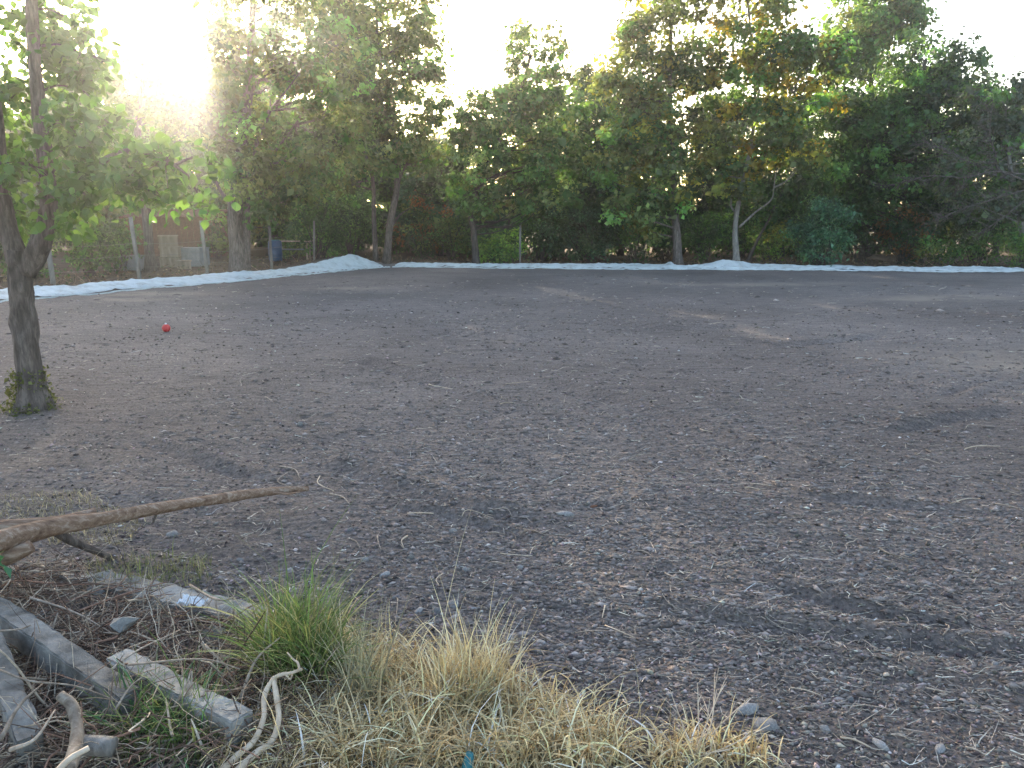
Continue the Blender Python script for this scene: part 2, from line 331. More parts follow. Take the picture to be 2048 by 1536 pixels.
# ------------------------------------------------------------------ white sheets along the edge
def sheet(label, d, n, t0, t1, seed, w0=.95, peak=None):
    rng = np.random.default_rng(seed); nt_ = int((t1 - t0) / .11); ns = 10
    t = np.linspace(t0, t1, nt_); root = empty('ground_sheet', (*(CORNER + d * t0), 0))
    tag(root, label, 'ground sheet', 'white sheets along the field edge')
    def strip(lo, hi, lift, wr, sd, thick=.012):
        a = np.linspace(0, 1, ns); T, A = np.meshgrid(t, a, indexing='ij')
        S = lo(T) + (hi(T) - lo(T)) * A
        X = CORNER[0] + d[0] * T + n[0] * S; Y = CORNER[1] + d[1] * T + n[1] * S
        Z = H(X.ravel(), Y.ravel()).reshape(X.shape) + lift
        Z = Z + wr * np.abs(fbm(T * 2.2, S * 3.0, sd, 4)) + wr * .6 * np.abs(fbm(T * .9 + S * 2, S * 1.2, sd + 3, 3))
        fold = np.abs(fbm(T * 3.1 + 1.3 * S, S * 2.2 - T * .6, sd + 31, 3)); Z = Z + wr * .8 * np.clip(1 - fold * 5, 0, 1) ** 2
        if peak is not None:
            for (tp, wd, hp) in peak: Z = Z + hp * np.exp(-((T - tp) / wd) ** 2) * A ** 1.5
        edge = np.exp(-(A / .06) ** 2) + np.exp(-((1 - A) / .06) ** 2)
        Z = Z - np.minimum(edge, 1) * lift * .8 + .02 * edge * np.maximum(0, vnoise(T * 3, A * 0, sd + 9))
        V = np.stack([X.ravel(), Y.ravel(), Z.ravel()], 1); off = np.array([*(CORNER + d * t0), 0]); N = len(V)
        V = np.concatenate([V, V - [0, 0, thick]]) - off
        i = np.arange(nt_ - 1)[:, None] * ns; j = np.arange(ns - 1)[None]
        Q = np.stack([i + j, i + j + 1, i + ns + j + 1, i + ns + j], -1).reshape(-1, 4)
        return mesh_np('sheet', V, np.concatenate([Q, Q[:, ::-1] + N]), smooth=False)
    lo = lambda T: -.02 + .16 * fbm(T * .8, T * 0 + seed, seed + 1, 3)
    hi = lambda T: w0 + .34 * fbm(T * .9, T * 0 + seed, seed + 2, 4)
    link('cover', strip(lo, hi, .06, .05, seed), M_FABRIC, root)
    # folded hem lying in front of the cover, a strip of soil showing between them
    lo2 = lambda T: lo(T) - .34 - .12 * fbm(T * .5, T * 0 + 5, seed + 6, 2)
    hi2 = lambda T: lo2(T) + np.clip(.13 + .3 * fbm(T * .35, T * 0 + 9, seed + 7, 2), .004, .3)
    link('folded_hem', strip(lo2, hi2, .035, .03, seed + 20), M_FABRIC, root)
    return root
LLEN = np.linalg.norm(LEND - CORNER); RLEN = np.linalg.norm(REND - CORNER)
sheet('white sheet with raised crumpled end beside the slender corner tree, along the posts', dL, nL, .35, LLEN + 6, 3)
sheet('white sheet from the corner tree to the shrub, peaked at a pale trunk', dR, nR, .25, 16.2, 8, .75, [(13.7, .6, .10), (11.4, .12, .14)])
sheet('low flat white sheet beyond the shrub, under the bare twiggy tree', dR, nR, 16.0, RLEN + 5, 15, .7)

# ------------------------------------------------------------------ trees
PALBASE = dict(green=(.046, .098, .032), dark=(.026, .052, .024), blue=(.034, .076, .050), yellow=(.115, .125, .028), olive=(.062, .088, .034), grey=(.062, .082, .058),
           bright=(.085, .15, .038), pale=(.085, .12, .05), brown=(.11, .062, .030), sunlit_gold=(.15, .125, .02), teal=(.05, .115, .072))
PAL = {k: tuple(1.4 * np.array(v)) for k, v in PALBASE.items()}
def make_leaves(C0, cr, per, leaf, pal, rng, flat=.6, spread=.3, up=.7, leafvar=.35, wide=.34):
    n = len(C0); idx = np.repeat(np.arange(n), per)
    P = C0[idx] + rng.normal(size=(len(idx), 3)) * (cr[idx] * .5)[:, None] * np.array([1, 1, flat])
    pal = np.array(pal); k = rng.integers(0, len(pal), n) if len(pal) > 1 else np.zeros(n, int)
    cc = pal[k] * np.exp(rng.normal(0, spread, n))[:, None]
    col = cc[idx] * np.exp(rng.normal(0, .22, (len(idx), 1))) * (1 + rng.normal(0, .07, (len(idx), 3)))
    s = leaf * np.exp(rng.normal(0, leafvar, len(idx)))
    V, T = leaf_cloud(P, s, rng, up * .8, .4, wide, .8 * unit(P - C0[idx])); return V, T, np.repeat(np.clip(col, .004, .6), 4, axis=0)
def blob_clusters(blobs, Y, dens, rng, depth=1.0, cmin=.4, cmax=.85):
    C = []; cr = []
    for b in blobs:
        c = at(b[0], b[1], Y + (b[4] if len(b) > 4 else 0)); k = (Y + 1) / F
        rx, rz = b[2] * k, b[3] * k; ry = max(.5, min(rx, rz) * depth) if depth < 5 else 2
        n = max(4, int(dens * (rx * rz * ry) ** .667 * 6))
        q = unit(rng.normal(size=(n, 3))) * (rng.uniform(0, 1, (n, 1)) ** (1 / 2.3))
        C.append(c + q * [rx, ry, rz]); cr.append(rng.uniform(cmin, cmax, n) * min(1.2, .55 + .25 * min(rx, rz)))
    return np.concatenate(C), np.concatenate(cr)
TREES = []
def tree(label, Y, path, r0, blobs, seed, pal=('green',), dens=1.0, per=70, leaf=.13, bark=None, r1=None, stems=(), group=None, spread=.42, depth=1.0, base=None,
         boughs=.45, name='tree', cat='tree', wide=.40, flat=.65, lowest=.1):
    rng = np.random.default_rng(seed)
    P = [at(px, py, Y + .15 * math.sin(k * 2.1 + seed)) for k, (px, py) in enumerate(path)]
    if base is None: P[0][2] = hz(P[0][0], P[0][1]) - .08
    B = P[0].copy(); B[2] = hz(B[0], B[1])
    root = empty(name, B); tag(root, label, cat, group)
    mb = MB(); sp_ = smooth_path(P, 6); m = len(sp_); r1 = r1 if r1 else r0 * .28
    rad = r0 + (r1 - r0) * np.linspace(0, 1, m) ** .8; rad[0] *= 1.45; rad[1] *= 1.15
    mb.tube(sp_, rad, 12, rough=.35, seed=seed)
    skel = [sp_]
    for st in stems:
        Q = [at(px, py, Y + .2) for px, py in st[0]]
        if len(st) > 3 and st[3]: Q[0][2] = hz(Q[0][0], Q[0][1]) - .05
        Q = smooth_path(Q, 5); mb.tube(Q, np.linspace(st[1], st[2], len(Q)), 8, rough=.3, seed=seed + 3); skel.append(Q)
    C, cr = blob_clusters(blobs, Y, dens, rng, depth)
    keep = C[:, 2] > hz(B[0], B[1]) + lowest; C, cr = C[keep], cr[keep]
    SK = np.concatenate(skel)
    for c in C[rng.uniform(size=len(C)) < boughs]:
        d = np.linalg.norm(SK[:, :2] - c[:2], axis=1) * .55 + np.abs(SK[:, 2] - (c[2] - .35 * np.linalg.norm(SK[:, :2] - c[:2], axis=1))) * .6
        a = SK[int(np.argmin(d))]; L = np.linalg.norm(c - a)
        if L < .3: continue
        mid = (a + c) / 2 + rng.normal(0, .1 * L, 3) + [0, 0, -.07 * L]
        mb.tube(smooth_path([a, mid, c], 3), np.linspace(min(r1 * .9, .012 + .014 * L), .006, 7), 5, cap=False)
    link('trunk', mb.mesh('trunk', B), bark or M_BARKD, root)
    V, T, col = make_leaves(C, cr, int(per * 1.55), leaf * 1.22, [PAL[p] if isinstance(p, str) else p for p in pal], rng, spread=spread, wide=wide, flat=flat)
    link('crown', mesh_np('crown', V - B, T, col), M_LEAF, root)
    TREES.append(root); return root

# trees at the far edge of the field
tree('thick old tree with twin trunk standing at the white sheet, loose crown', 27.6, [(478, 528), (470, 450), (478, 330), (496, 190), (505, 20), (500, -150)], .30,
     [(520, 40, 90, 110), (600, 150, 90, 90), (470, 210, 80, 70), (560, 270, 80, 60), (640, 50, 60, 90), (540, -120, 140, 110), (440, 300, 60, 50), (490, 340, 70, 50, -.8), (570, 370, 80, 50, -.5), (640, 330, 60, 60), (450, 80, 60, 70), (400, 180, 60, 60), (660, 215, 75, 65), (680, 130, 60, 60), (640, 290, 70, 50), (520, 400, 50, 30, -.8)], 101, ('olive', 'green', 'olive'), 1.35, 66, .13, M_BARK,
     stems=[([(492, 520), (494, 430), (500, 330), (540, 220)], .14, .06, True), ([(470, 420), (440, 380), (420, 330)], .09, .03), ([(475, 400), (530, 330), (590, 250)], .08, .03)])
tree('reddish leaning trunk beside the stacked crates behind the fence', 29.0, [(303, 542), (294, 440), (275, 300), (285, 170), (300, 40)], .21,
     [(260, 260, 80, 70), (330, 320, 70, 60), (220, 170, 70, 60), (300, 120, 60, 60), (370, 230, 60, 70), (300, 380, 80, 40), (240, 360, 60, 40)], 102, ('green', 'olive'), 1.4, 62, .13, M_BARK)
tree('slender leaning tree at the corner where the white sheets meet', 34.2, [(772, 534), (780, 450), (796, 350), (785, 240), (760, 120), (748, -60)], .17,
     [(770, 20, 90, 100), (840, 120, 62, 60), (720, 140, 80, 80), (780, 210, 110, 60), (850, 190, 40, 60), (700, 260, 80, 60), (820, 290, 70, 50), (760, -120, 110, 90), (690, 40, 60, 80), (760, 310, 70, 40, -.6), (690, 340, 70, 50)], 103, ('green', 'pale', 'olive'), 1.6, 70, .135, M_BARK,
     stems=[([(782, 455), (800, 430), (822, 415)], .05, .02), ([(790, 380), (812, 330), (850, 260)], .06, .02), ([(752, 530), (748, 440), (742, 340), (700, 250)], .12, .05, True)])
tree('rounded green tree with grey trunk beside the bright shrub', 33.6, [(953, 530), (948, 470), (944, 410), (985, 300), (1040, 180), (1062, 110)], .16,
     [(1060, 140, 75, 70), (1010, 210, 80, 60), (1090, 230, 90, 80), (1000, 310, 90, 70), (1080, 330, 90, 70), (960, 380, 60, 50), (1055, 400, 90, 40), (935, 270, 45, 50)], 104, ('green', 'pale', 'green'), 1.5, 80, .13, M_BARKD)
tree('tall olive tree with straight trunk rising behind the upright sheet flap', 32.8, [(1356, 530), (1352, 440), (1344, 300), (1340, 150), (1348, -80)], .19,
     [(1330, 40, 90, 90), (1280, 130, 75, 70), (1370, 150, 80, 70), (1260, 230, 75, 70), (1340, 260, 90, 60), (1270, 320, 80, 60), (1330, 380, 90, 55), (1260, 400, 50, 45), (1300, 440, 50, 35), (1350, -110, 120, 90), (1240, 170, 40, 40)], 105, ('olive', 'green', 'olive', 'olive', 'yellow'), 1.6, 76, .13, M_BARK)
tree('tree with sunlight painted yellow into its crown, forked pale trunk and a bare side branch', 32.5, [(1473, 527), (1471, 450), (1484, 370), (1502, 290), (1510, 180), (1490, -60)], .13,
     [(1500, 60, 90, 90), (1580, 130, 90, 70), (1480, 180, 80, 60), (1560, 230, 100, 55), (1640, 210, 70, 40), (1500, 300, 90, 50), (1590, 300, 70, 50), (1440, 300, 60, 50), (1480, 370, 70, 35), (1530, -110, 120, 90), (1640, 110, 50, 50)], 106, ('olive', 'yellow', 'green', 'olive', 'yellow', 'green', 'olive', 'sunlit_gold'), 1.5, 74, .13, M_BARKP,  # yellow and gold leaf clusters stand in for sunlight through the crown
     stems=[([(1478, 455), (1510, 425), (1542, 400), (1548, 375)], .05, .015), ([(1474, 430), (1462, 410), (1466, 380)], .05, .02), ([(1500, 300), (1540, 250), (1580, 190)], .06, .02)])
tree('broad dense dark green tree behind the dark green shrub', 35.5, [(1830, 530), (1826, 400), (1830, 250), (1850, 120)], .24,
     [(1860, 150, 95, 80), (1790, 210, 90, 70), (1900, 220, 80, 80), (1740, 290, 80, 70), (1830, 310, 110, 80), (1760, 390, 90, 60), (1700, 380, 60, 60), (1870, 400, 90, 60), (1690, 250, 60, 60), (1650, 170, 40, 40)], 107, ('green', 'green', 'dark'), 1.7, 85, .13, M_BARKD)
tree('grey green tree with bare grey twigs over the low flat sheet', 31.5, [(2050, 540), (2040, 430), (2020, 330), (2010, 220)], .17,
     [(1990, 210, 70, 60), (2050, 200, 60, 60), (1950, 290, 70, 60), (2020, 300, 80, 60), (1960, 380, 80, 50), (2060, 420, 70, 50), (1900, 350, 40, 40), (2110, 300, 70, 120)], 108, ('grey', 'grey', 'green'), 1.45, 72, .12, M_BARKP)
# trees of the wood behind them
WOOD = 'trees in the dense wood beyond the field'
tree('tall pale crowned tree rising behind the tree with painted sunlight', 41, [(1730, 520), (1735, 300), (1745, 100), (1750, -60)], .2,
     [(1740, 60, 90, 80), (1790, 20, 60, 70), (1700, 120, 70, 60), (1760, -80, 100, 60)], 111, ('pale', 'green'), 1.6, 74, .15, None, group=WOOD)
tree('dark bluish tree between the rounded tree and the tall olive tree', 37.5, [(1160, 530), (1158, 430), (1150, 280), (1150, 200)], .17,
     [(1160, 230, 60, 60), (1190, 320, 70, 70), (1130, 380, 80, 70), (1200, 420, 70, 60), (1150, 470, 90, 50), (1180, 170, 40, 30)], 112, ('blue', 'dark', 'blue'), 1.8, 85, .13, None, group=WOOD)
tree('small sunlit yellow green tree peeping over the dark bluish tree', 42, [(1195, 500), (1195, 300), (1195, 190)], .12,
     [(1190, 190, 45, 30), (1215, 210, 40, 40)], 113, ('yellow', 'bright'), 1.6, 80, .15, None, group=WOOD)
tree('thin dark leaning tree between the pale trunk and the shrub', 34.0, [(1492, 528), (1515, 480), (1542, 430), (1560, 380)], .08,
     [(1570, 380, 60, 50), (1620, 350, 60, 50), (1540, 400, 40, 30)], 114, ('green', 'dark'), 1.3, 70, .13, M_BARKD, group=WOOD)
wood_rng = np.random.default_rng(77)
spots = [(-60, 200, 44), (60, 250, 40), (160, 215, 43), (250, 240, 46), (350, 225, 42), (430, 250, 45), (540, 240, 41), (620, 235, 45), (690, 230, 41), (880, 300, 41), (830, 320, 45), (930, 290, 46),
         (1010, 260, 44), (1100, 210, 46), (1240, 250, 42), (1310, 180, 46), (1400, 210, 42), (1460, 190, 47), (1560, 260, 41), (1620, 220, 46), (1690, 200, 44), (1800, 180, 43), (1900, 160, 45), (1990, 190, 41), (2090, 170, 44)]
seen = ['just beyond the forked field tree\'s left limb', 'between the two limbs of the forked field tree', 'behind the shortest fence post', 'behind the low dark grey crate', 'behind the plank shed', 'behind the blue grey crate', 'behind the twin trunk', 'behind the blue barrel and table', 'behind the raised end of the white sheet',
        'just right of the slender corner tree', 'behind the reddish brown shrub', 'behind the grey trunk of the rounded tree', 'behind the bright green shrub', 'behind the slim stake', 'behind the left half of the tall olive tree', 'behind the straight olive trunk', 'between the straight trunk and the pale forked trunk', 'behind the pale forked trunk',
        'behind the thin dark leaning tree', 'behind the dark green upright shrub', 'between the tree with painted sunlight and the broad dark tree', 'behind the trunk of the broad dark tree', 'behind the low yellow green shrub', 'behind the bare grey twigs', 'behind the trunk of the grey green tree']
for k, (px, top, Y) in enumerate(spots):
    lo = 520; blobs = []
    n = 5 + (k % 3)
    for i in range(n):
        f = (i + .5) / n; y = top + (lo - 40 - top) * f
        blobs.append((px + wood_rng.uniform(-40, 40), y + wood_rng.uniform(-15, 15), wood_rng.uniform(50, 85) * (.55 + .6 * min(1, f * 1.8)), wood_rng.uniform(45, 65)))
    left = px < 760
    tree('leafy background tree standing ' + seen[k], Y, [(px, 522), (px + 8, 400), (px - 5, top + 70)], .15, blobs, 200 + k,
         [('green', 'dark'), ('dark', 'blue'), ('olive', 'green'), ('dark', 'green', 'olive')][k % 4], 1.45 if left else 1.15, 66 if left else 58, .155, None, group=WOOD, boughs=.25, lowest=.3)

far_rng = np.random.default_rng(78)
for k in range(20):                         # the wood goes on behind: farther, taller rows towards the sun
    px = -330 + k * 62 + far_rng.uniform(-20, 20); Y = 52 + 9 * (k % 2) + far_rng.uniform(-3, 3); top = (205 if px < 120 else 118 if px < 770 else 190) + far_rng.uniform(-25, 25) if px < 790 else 290; blobs = []
    for i in range(5):
        f = (i + .5) / 5; blobs.append((px + far_rng.uniform(-25, 25), top + (490 - top) * f, far_rng.uniform(50, 70) * (.7 + .4 * min(1, f * 2)), 45))
    tree('hazy tree deep in the wood behind the fence and the front trees', Y, [(px, 512), (px + 6, 400), (px, top + 40)], .2, blobs, 400 + k, ('green', 'dark', 'olive'), .72, 56, .26, None, group='farther trees deep in the wood', boughs=.12, lowest=.3)

# shrubs of the understory
def shrub(label, px, py, rx, ry, Y, seed, pal, dens=1.6, per=80, leaf=.11, group=None, wide=.3, stems=6):
    rng = np.random.default_rng(seed); B = at(px, py, Y); B[2] = hz(B[0], B[1]); root = empty('shrub', B); tag(root, label, 'shrub', group)
    k = Y / F; rxm, rzm = rx * k, ry * k; n = max(6, int(dens * rxm * rzm * 14))
    q = unit(rng.normal(size=(n, 3))) * rng.uniform(0, 1, (n, 1)) ** .4
    C = B + [0, 0, rzm] + q * [rxm, rxm * .8, rzm]; C[:, 2] = np.maximum(C[:, 2], B[2] + .08)
    mb = MB()
    for i in rng.choice(n, min(n, stems * 3), replace=False):
        a = B + rng.normal(0, .12, 3) * [1, 1, 0]; a[2] = B[2] - .03; c = C[i]
        mb.tube(smooth_path([a, (a + c) / 2 + rng.normal(0, .1, 3), c], 3), np.linspace(.022, .006, 7), 5, cap=False)
    link('stem', mb.mesh('stem', B), M_BARKD, root)
    V, T, col = make_leaves(C, np.full(n, .38), per, leaf, [PAL[p] for p in pal], rng, spread=.25, wide=wide, flat=.8)
    link('foliage', mesh_np('foliage', V - B, T, col), M_LEAF, root); return root
shrub('dense dark green upright shrub at the end of the peaked white sheet', 1640, 532, 62, 66, 31.8, 301, ('teal', 'teal', 'blue'), 2.3, 95, .115)
shrub('bright green leafy shrub beside the grey trunk of the rounded tree', 1000, 528, 62, 32, 34.6, 302, ('bright', 'bright', 'green'), 1.9, 80, .12)
shrub('light green feathery shrub under the grey green tree', 2040, 535, 40, 48, 31.0, 303, ('bright', 'green'), 1.5, 80, .12, wide=.2)
shrub('low yellow green shrub behind the low flat white sheet', 1870, 530, 60, 28, 32.5, 304, ('yellow', 'green', 'olive'), 1.4, 70, .10)  # yellow in the leaf colour stands in for light on the shrub
shrub('yellow green undergrowth shrub at the foot of the pale forked trunk', 1545, 532, 45, 36, 34.5, 305, ('yellow', 'bright', 'olive'), 1.4, 75, .11)
UND = 'dark shrubs under the trees'
und_where = ['between the stake and the dark bluish tree', 'at the foot of the dark bluish tree', 'left of the straight olive trunk', 'between the straight trunk and the pale forked trunk', 'right of the upright dark green shrub', 'at the foot of the broad dark tree', 'between the yellow green shrub and the feathery one', 'with brown leaves right of the corner tree', 'between the brown shrub and the grey trunk',
             'behind the raised end of the white sheet', 'just left of the corner tree', 'behind the plank table', 'right of the shortest fence post', 'left of the low dark grey crate', 'beside the limb fork of the field tree', 'left of the field tree trunk', 'between the blue grey crate and the twin trunk', 'behind the pale forked trunk', 'behind the upright dark green shrub', 'behind the straight olive trunk', 'right of the feathery shrub', 'behind the bright green shrub']
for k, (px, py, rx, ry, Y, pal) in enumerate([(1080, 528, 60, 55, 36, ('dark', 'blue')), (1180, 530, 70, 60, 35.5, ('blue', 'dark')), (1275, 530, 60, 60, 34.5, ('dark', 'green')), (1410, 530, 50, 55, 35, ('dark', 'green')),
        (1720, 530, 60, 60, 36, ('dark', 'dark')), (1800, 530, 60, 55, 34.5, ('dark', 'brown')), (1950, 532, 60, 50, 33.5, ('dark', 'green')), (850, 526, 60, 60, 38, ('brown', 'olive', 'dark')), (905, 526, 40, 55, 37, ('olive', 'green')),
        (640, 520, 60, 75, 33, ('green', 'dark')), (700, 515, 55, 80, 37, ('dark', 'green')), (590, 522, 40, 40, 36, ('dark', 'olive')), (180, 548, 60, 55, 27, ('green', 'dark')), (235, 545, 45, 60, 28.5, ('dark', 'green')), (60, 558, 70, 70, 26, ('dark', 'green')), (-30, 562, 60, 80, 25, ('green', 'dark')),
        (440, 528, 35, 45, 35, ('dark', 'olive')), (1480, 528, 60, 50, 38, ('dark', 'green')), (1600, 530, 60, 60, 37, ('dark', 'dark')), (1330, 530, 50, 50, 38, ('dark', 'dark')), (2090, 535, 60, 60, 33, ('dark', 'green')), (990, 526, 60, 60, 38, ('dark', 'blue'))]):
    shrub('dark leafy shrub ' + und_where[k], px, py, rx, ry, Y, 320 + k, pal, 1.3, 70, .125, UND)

for k in range(17):
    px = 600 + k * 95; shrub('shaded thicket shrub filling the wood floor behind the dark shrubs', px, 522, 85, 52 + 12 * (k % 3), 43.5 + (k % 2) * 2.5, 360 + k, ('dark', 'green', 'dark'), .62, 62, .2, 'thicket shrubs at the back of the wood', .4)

# ------------------------------------------------------------------ the big-leaved tree standing in the field
def near_tree():
    rng = np.random.default_rng(5); B = ground(66, 818); Y = B[1]
    root = empty('tree', B); tag(root, 'big leaved tree with forked rough trunk standing alone on the soil', 'tree')
    k = Y / F
    mb = MB(); P = smooth_path([B + [0, 0, -.1], at(62, 760, Y), at(52, 680, Y), at(46, 610, Y), at(42, 555, Y), at(38, 500, Y)], 7)
    rad = np.interp(np.linspace(0, 1, len(P)), [0, .06, .14, .35, .7, 1], [.29, .20, .146, .122, .112, .125]); mb.tube(P, rad, 22, rough=.30, seed=4)
    link('trunk', mb.mesh('trunk', B), M_BARK, root)
    limbs = [([(44, 545), (20, 470), (2, 390), (-10, 240), (-30, 60), (-40, -150)], .11, .05, 0), ([(50, 545), (84, 480), (98, 400), (88, 290), (72, 160), (60, -60)], .115, .05, .1),
             ([(97, 405), (130, 372), (190, 330), (270, 300), (350, 330)], .055, .016, -.5), ([(5, 400), (-60, 330), (-130, 260)], .06, .02, .4)]
    SK = []; LIMB = []
    for pl, a, b, dy in limbs:
        Q = smooth_path([at(px, py, Y + dy * i / (len(pl) - 1)) for i, (px, py) in enumerate(pl)], 6); m2 = MB(); m2.tube(Q, np.linspace(a, b, len(Q)), 12, rough=.25, seed=int(a * 999)); SK.append(Q)
        LIMB.append((Q, link('limb', m2.mesh('limb', B), M_BARK, root)))
    SK = np.concatenate(SK)
    # sprays of foliage: px, py, rx, ry, depth offset, leaves
    sprays = [(60, 330, 80, 60, -.3, 120), (150, 380, 55, 50, -.5, 150), (180, 300, 60, 50, -.2, 130), (260, 350, 50, 55, -.6, 150), (330, 330, 45, 60, -.5, 110), (405, 405, 26, 28, -.7, 26), (420, 330, 22, 30, -.6, 30), (300, 390, 40, 28, -.5, 60),
              (100, 120, 80, 70, .4, 260), (170, 110, 50, 50, .2, 80), (130, 250, 60, 50, -.3, 110), (20, 200, 60, 70, .2, 150), (160, 180, 55, 40, .2, 110), (60, 40, 90, 50, .5, 160), (20, 420, 40, 50, .5, 120), (130, 440, 40, 22, -.2, 50), (-60, 250, 70, 150, .4, 260), (150, 50, 40, 40, .5, 50), (-40, -100, 120, 90, .3, 240), (120, -90, 110, 70, .2, 180), (225, 255, 40, 40, .3, 60), (10, 300, 60, 60, .5, 120)]
    P = []
    for (px, py, rx, ry, dy, n) in sprays:
        n = int(n * 1.5)
        c = at(px, py, Y + dy); m = max(3, n // 11); q = unit(rng.normal(size=(m, 3))) * rng.uniform(0, 1, (m, 1)) ** .5 * [rx * k, max(rx, ry) * k * .9, ry * k]; cl = c + q
        i = rng.integers(0, m, n); P.append(cl[i] + rng.normal(0, .085, (n, 3)))
        a = SK[int(np.argmin(np.linalg.norm(SK - c, axis=1)))]
        tw = MB(); tw.tube(smooth_path([a, (a + c) / 2 + [0, 0, .06], c], 4), np.linspace(.016, .006, 9), 6, cap=False)
        for e in cl[:12]: tw.tube(smooth_path([c, (c + e) / 2 + [0, 0, .03], e], 3), np.linspace(.006, .003, 7), 4, cap=False)
        link('twig', tw.mesh('twig', B), M_BARKD, min(LIMB, key=lambda q: np.linalg.norm(q[0] - c, axis=1).min())[1])
    P = np.concatenate(P); N = len(P)
    s = .088 * np.exp(rng.normal(0, .25, N)); col = np.array(PAL['green']) * .95 * np.exp(rng.normal(0, .28, (N, 1))) * (1 + rng.normal(0, .06, (N, 3)))
    nrm = unit(rng.normal(size=(N, 3)) + [0, -.25, .55]); ax = rng.normal(size=(N, 3)) * .8 + [0, 0, -.9]; ax = unit(ax - nrm * np.sum(ax * nrm, 1, keepdims=True)); bx = np.cross(nrm, ax)
    # a broad pointed leaf with a folded midrib: 8 points
    prof = [(0, 0, 0), (.18, .30, .05), (.5, .42, .07), (.8, .22, .03), (1.05, 0, -.08), (.8, -.22, .03), (.5, -.42, .07), (.18, -.30, .05)]
    V = np.stack([P + ax * (s * a)[:, None] + bx * (s * b)[:, None] + nrm * (s * c)[:, None] for a, b, c in prof], 1)
    tri = np.array([[0, 4, 1], [1, 4, 2], [2, 4, 3], [0, 7, 4], [7, 6, 4], [6, 5, 4]])
    d2 = (P[:, 1]); inview = ((P[:, 0] / P[:, 1]) > -.66) & (np.abs(P[:, 2] - 2) < 4)
    order = np.argsort(np.where(inview, -s / d2, 9)); big = order[:280]; rest = order[280:]
    T = (tri[None] + (np.arange(len(rest)) * 8)[:, None, None]).reshape(-1, 3)
    crown = link('crown', mesh_np('crown', V[rest].reshape(-1, 3) - B, T, np.repeat(np.clip(col[rest], .004, .6), 8, axis=0)), M_LEAF, root); crown['kind'] = 'stuff'
    for i in big:
        o = link('leaf', mesh_np('leaf', V[i] - P[i], tri, np.repeat(np.clip(col[i:i + 1], .004, .6), 8, axis=0)), M_LEAF, crown); o.location = P[i] - B
    # creeping weed round the foot of the trunk
    n = 1500; th = rng.uniform(0, 6.28, n); zz = rng.uniform(0, 1, n) ** 1.7 * .42; rr = .145 + .03 * rng.normal(size=n) + .22 * (1 - zz / .42) ** 4 * rng.uniform(0, 1, n)
    keep = vnoise(th * 1.4, zz * 6, 61) > -.12; th, zz, rr = th[keep], zz[keep], rr[keep]
    C = np.stack([B[0] + np.cos(th) * rr - .01 * zz, B[1] + np.sin(th) * rr, B[2] + zz + .01], 1)
    V2, T2 = leaf_cloud(C, .035 * np.exp(rng.normal(0, .3, len(C))), rng, .4)
    cc = np.array([.07, .085, .03]) * np.exp(rng.normal(0, .35, (len(C), 1)))
    o = link('creeping_weed', mesh_np('creeping_weed', V2 - B, T2, np.repeat(cc, 4, axis=0)), M_LEAF, empty('creeper', B)); tag(o.parent, 'green brown weed creeping round the foot of the forked trunk', 'weed')
near_tree()

# bare grey twigs of the tree at the right
def bare_boughs():
    rng = np.random.default_rng(12); root = [t for t in TREES if 'bare grey twigs' in t['label']][0]; B = np.array(root.location); mb = MB()
    for (pl, r) in [([(2060, 365), (1995, 343), (1930, 355), (1860, 352), (1790, 368)], .055), ([(2060, 350), (1998, 340), (1992, 310), (1980, 270), (1985, 200)], .045), ([(2050, 380), (1980, 400), (1920, 420), (1870, 440)], .045), ([(1998, 343), (1940, 325), (1890, 300), (1850, 285)], .035), ([(2050, 400), (2000, 440), (1960, 465)], .04)]:
        Q = smooth_path([at(px, py, 30.4 - .1 * i) for i, (px, py) in enumerate(pl)], 6); mb.tube(Q, np.linspace(r * .65, .01, len(Q)), 6, cap=False)
        for q in Q[2:]:
            for _ in range(2):
                d = unit(np.array([-.7 + rng.normal(0, .45), rng.normal(0, .5), rng.normal(0, .55)])); L = rng.uniform(.3, 1.0); e = q + d * L
                mb.tube(smooth_path([q, q + d * L * .5 + rng.normal(0, .06, 3), e], 3), np.linspace(.013, .005, 7), 4, cap=False)
                for _ in range(2):
                    d2 = unit(d + rng.normal(0, .5, 3)); mb.tube([q + d * L * .5, q + d * L * .5 + d2 * rng.uniform(.2, .5)], [.007, .004], 3, cap=False)
    o = link('bare_branch', mb.mesh('bare_branch', B), M_BARK, root); o['label'] = 'leafless grey branch with fine twigs'
bare_boughs()

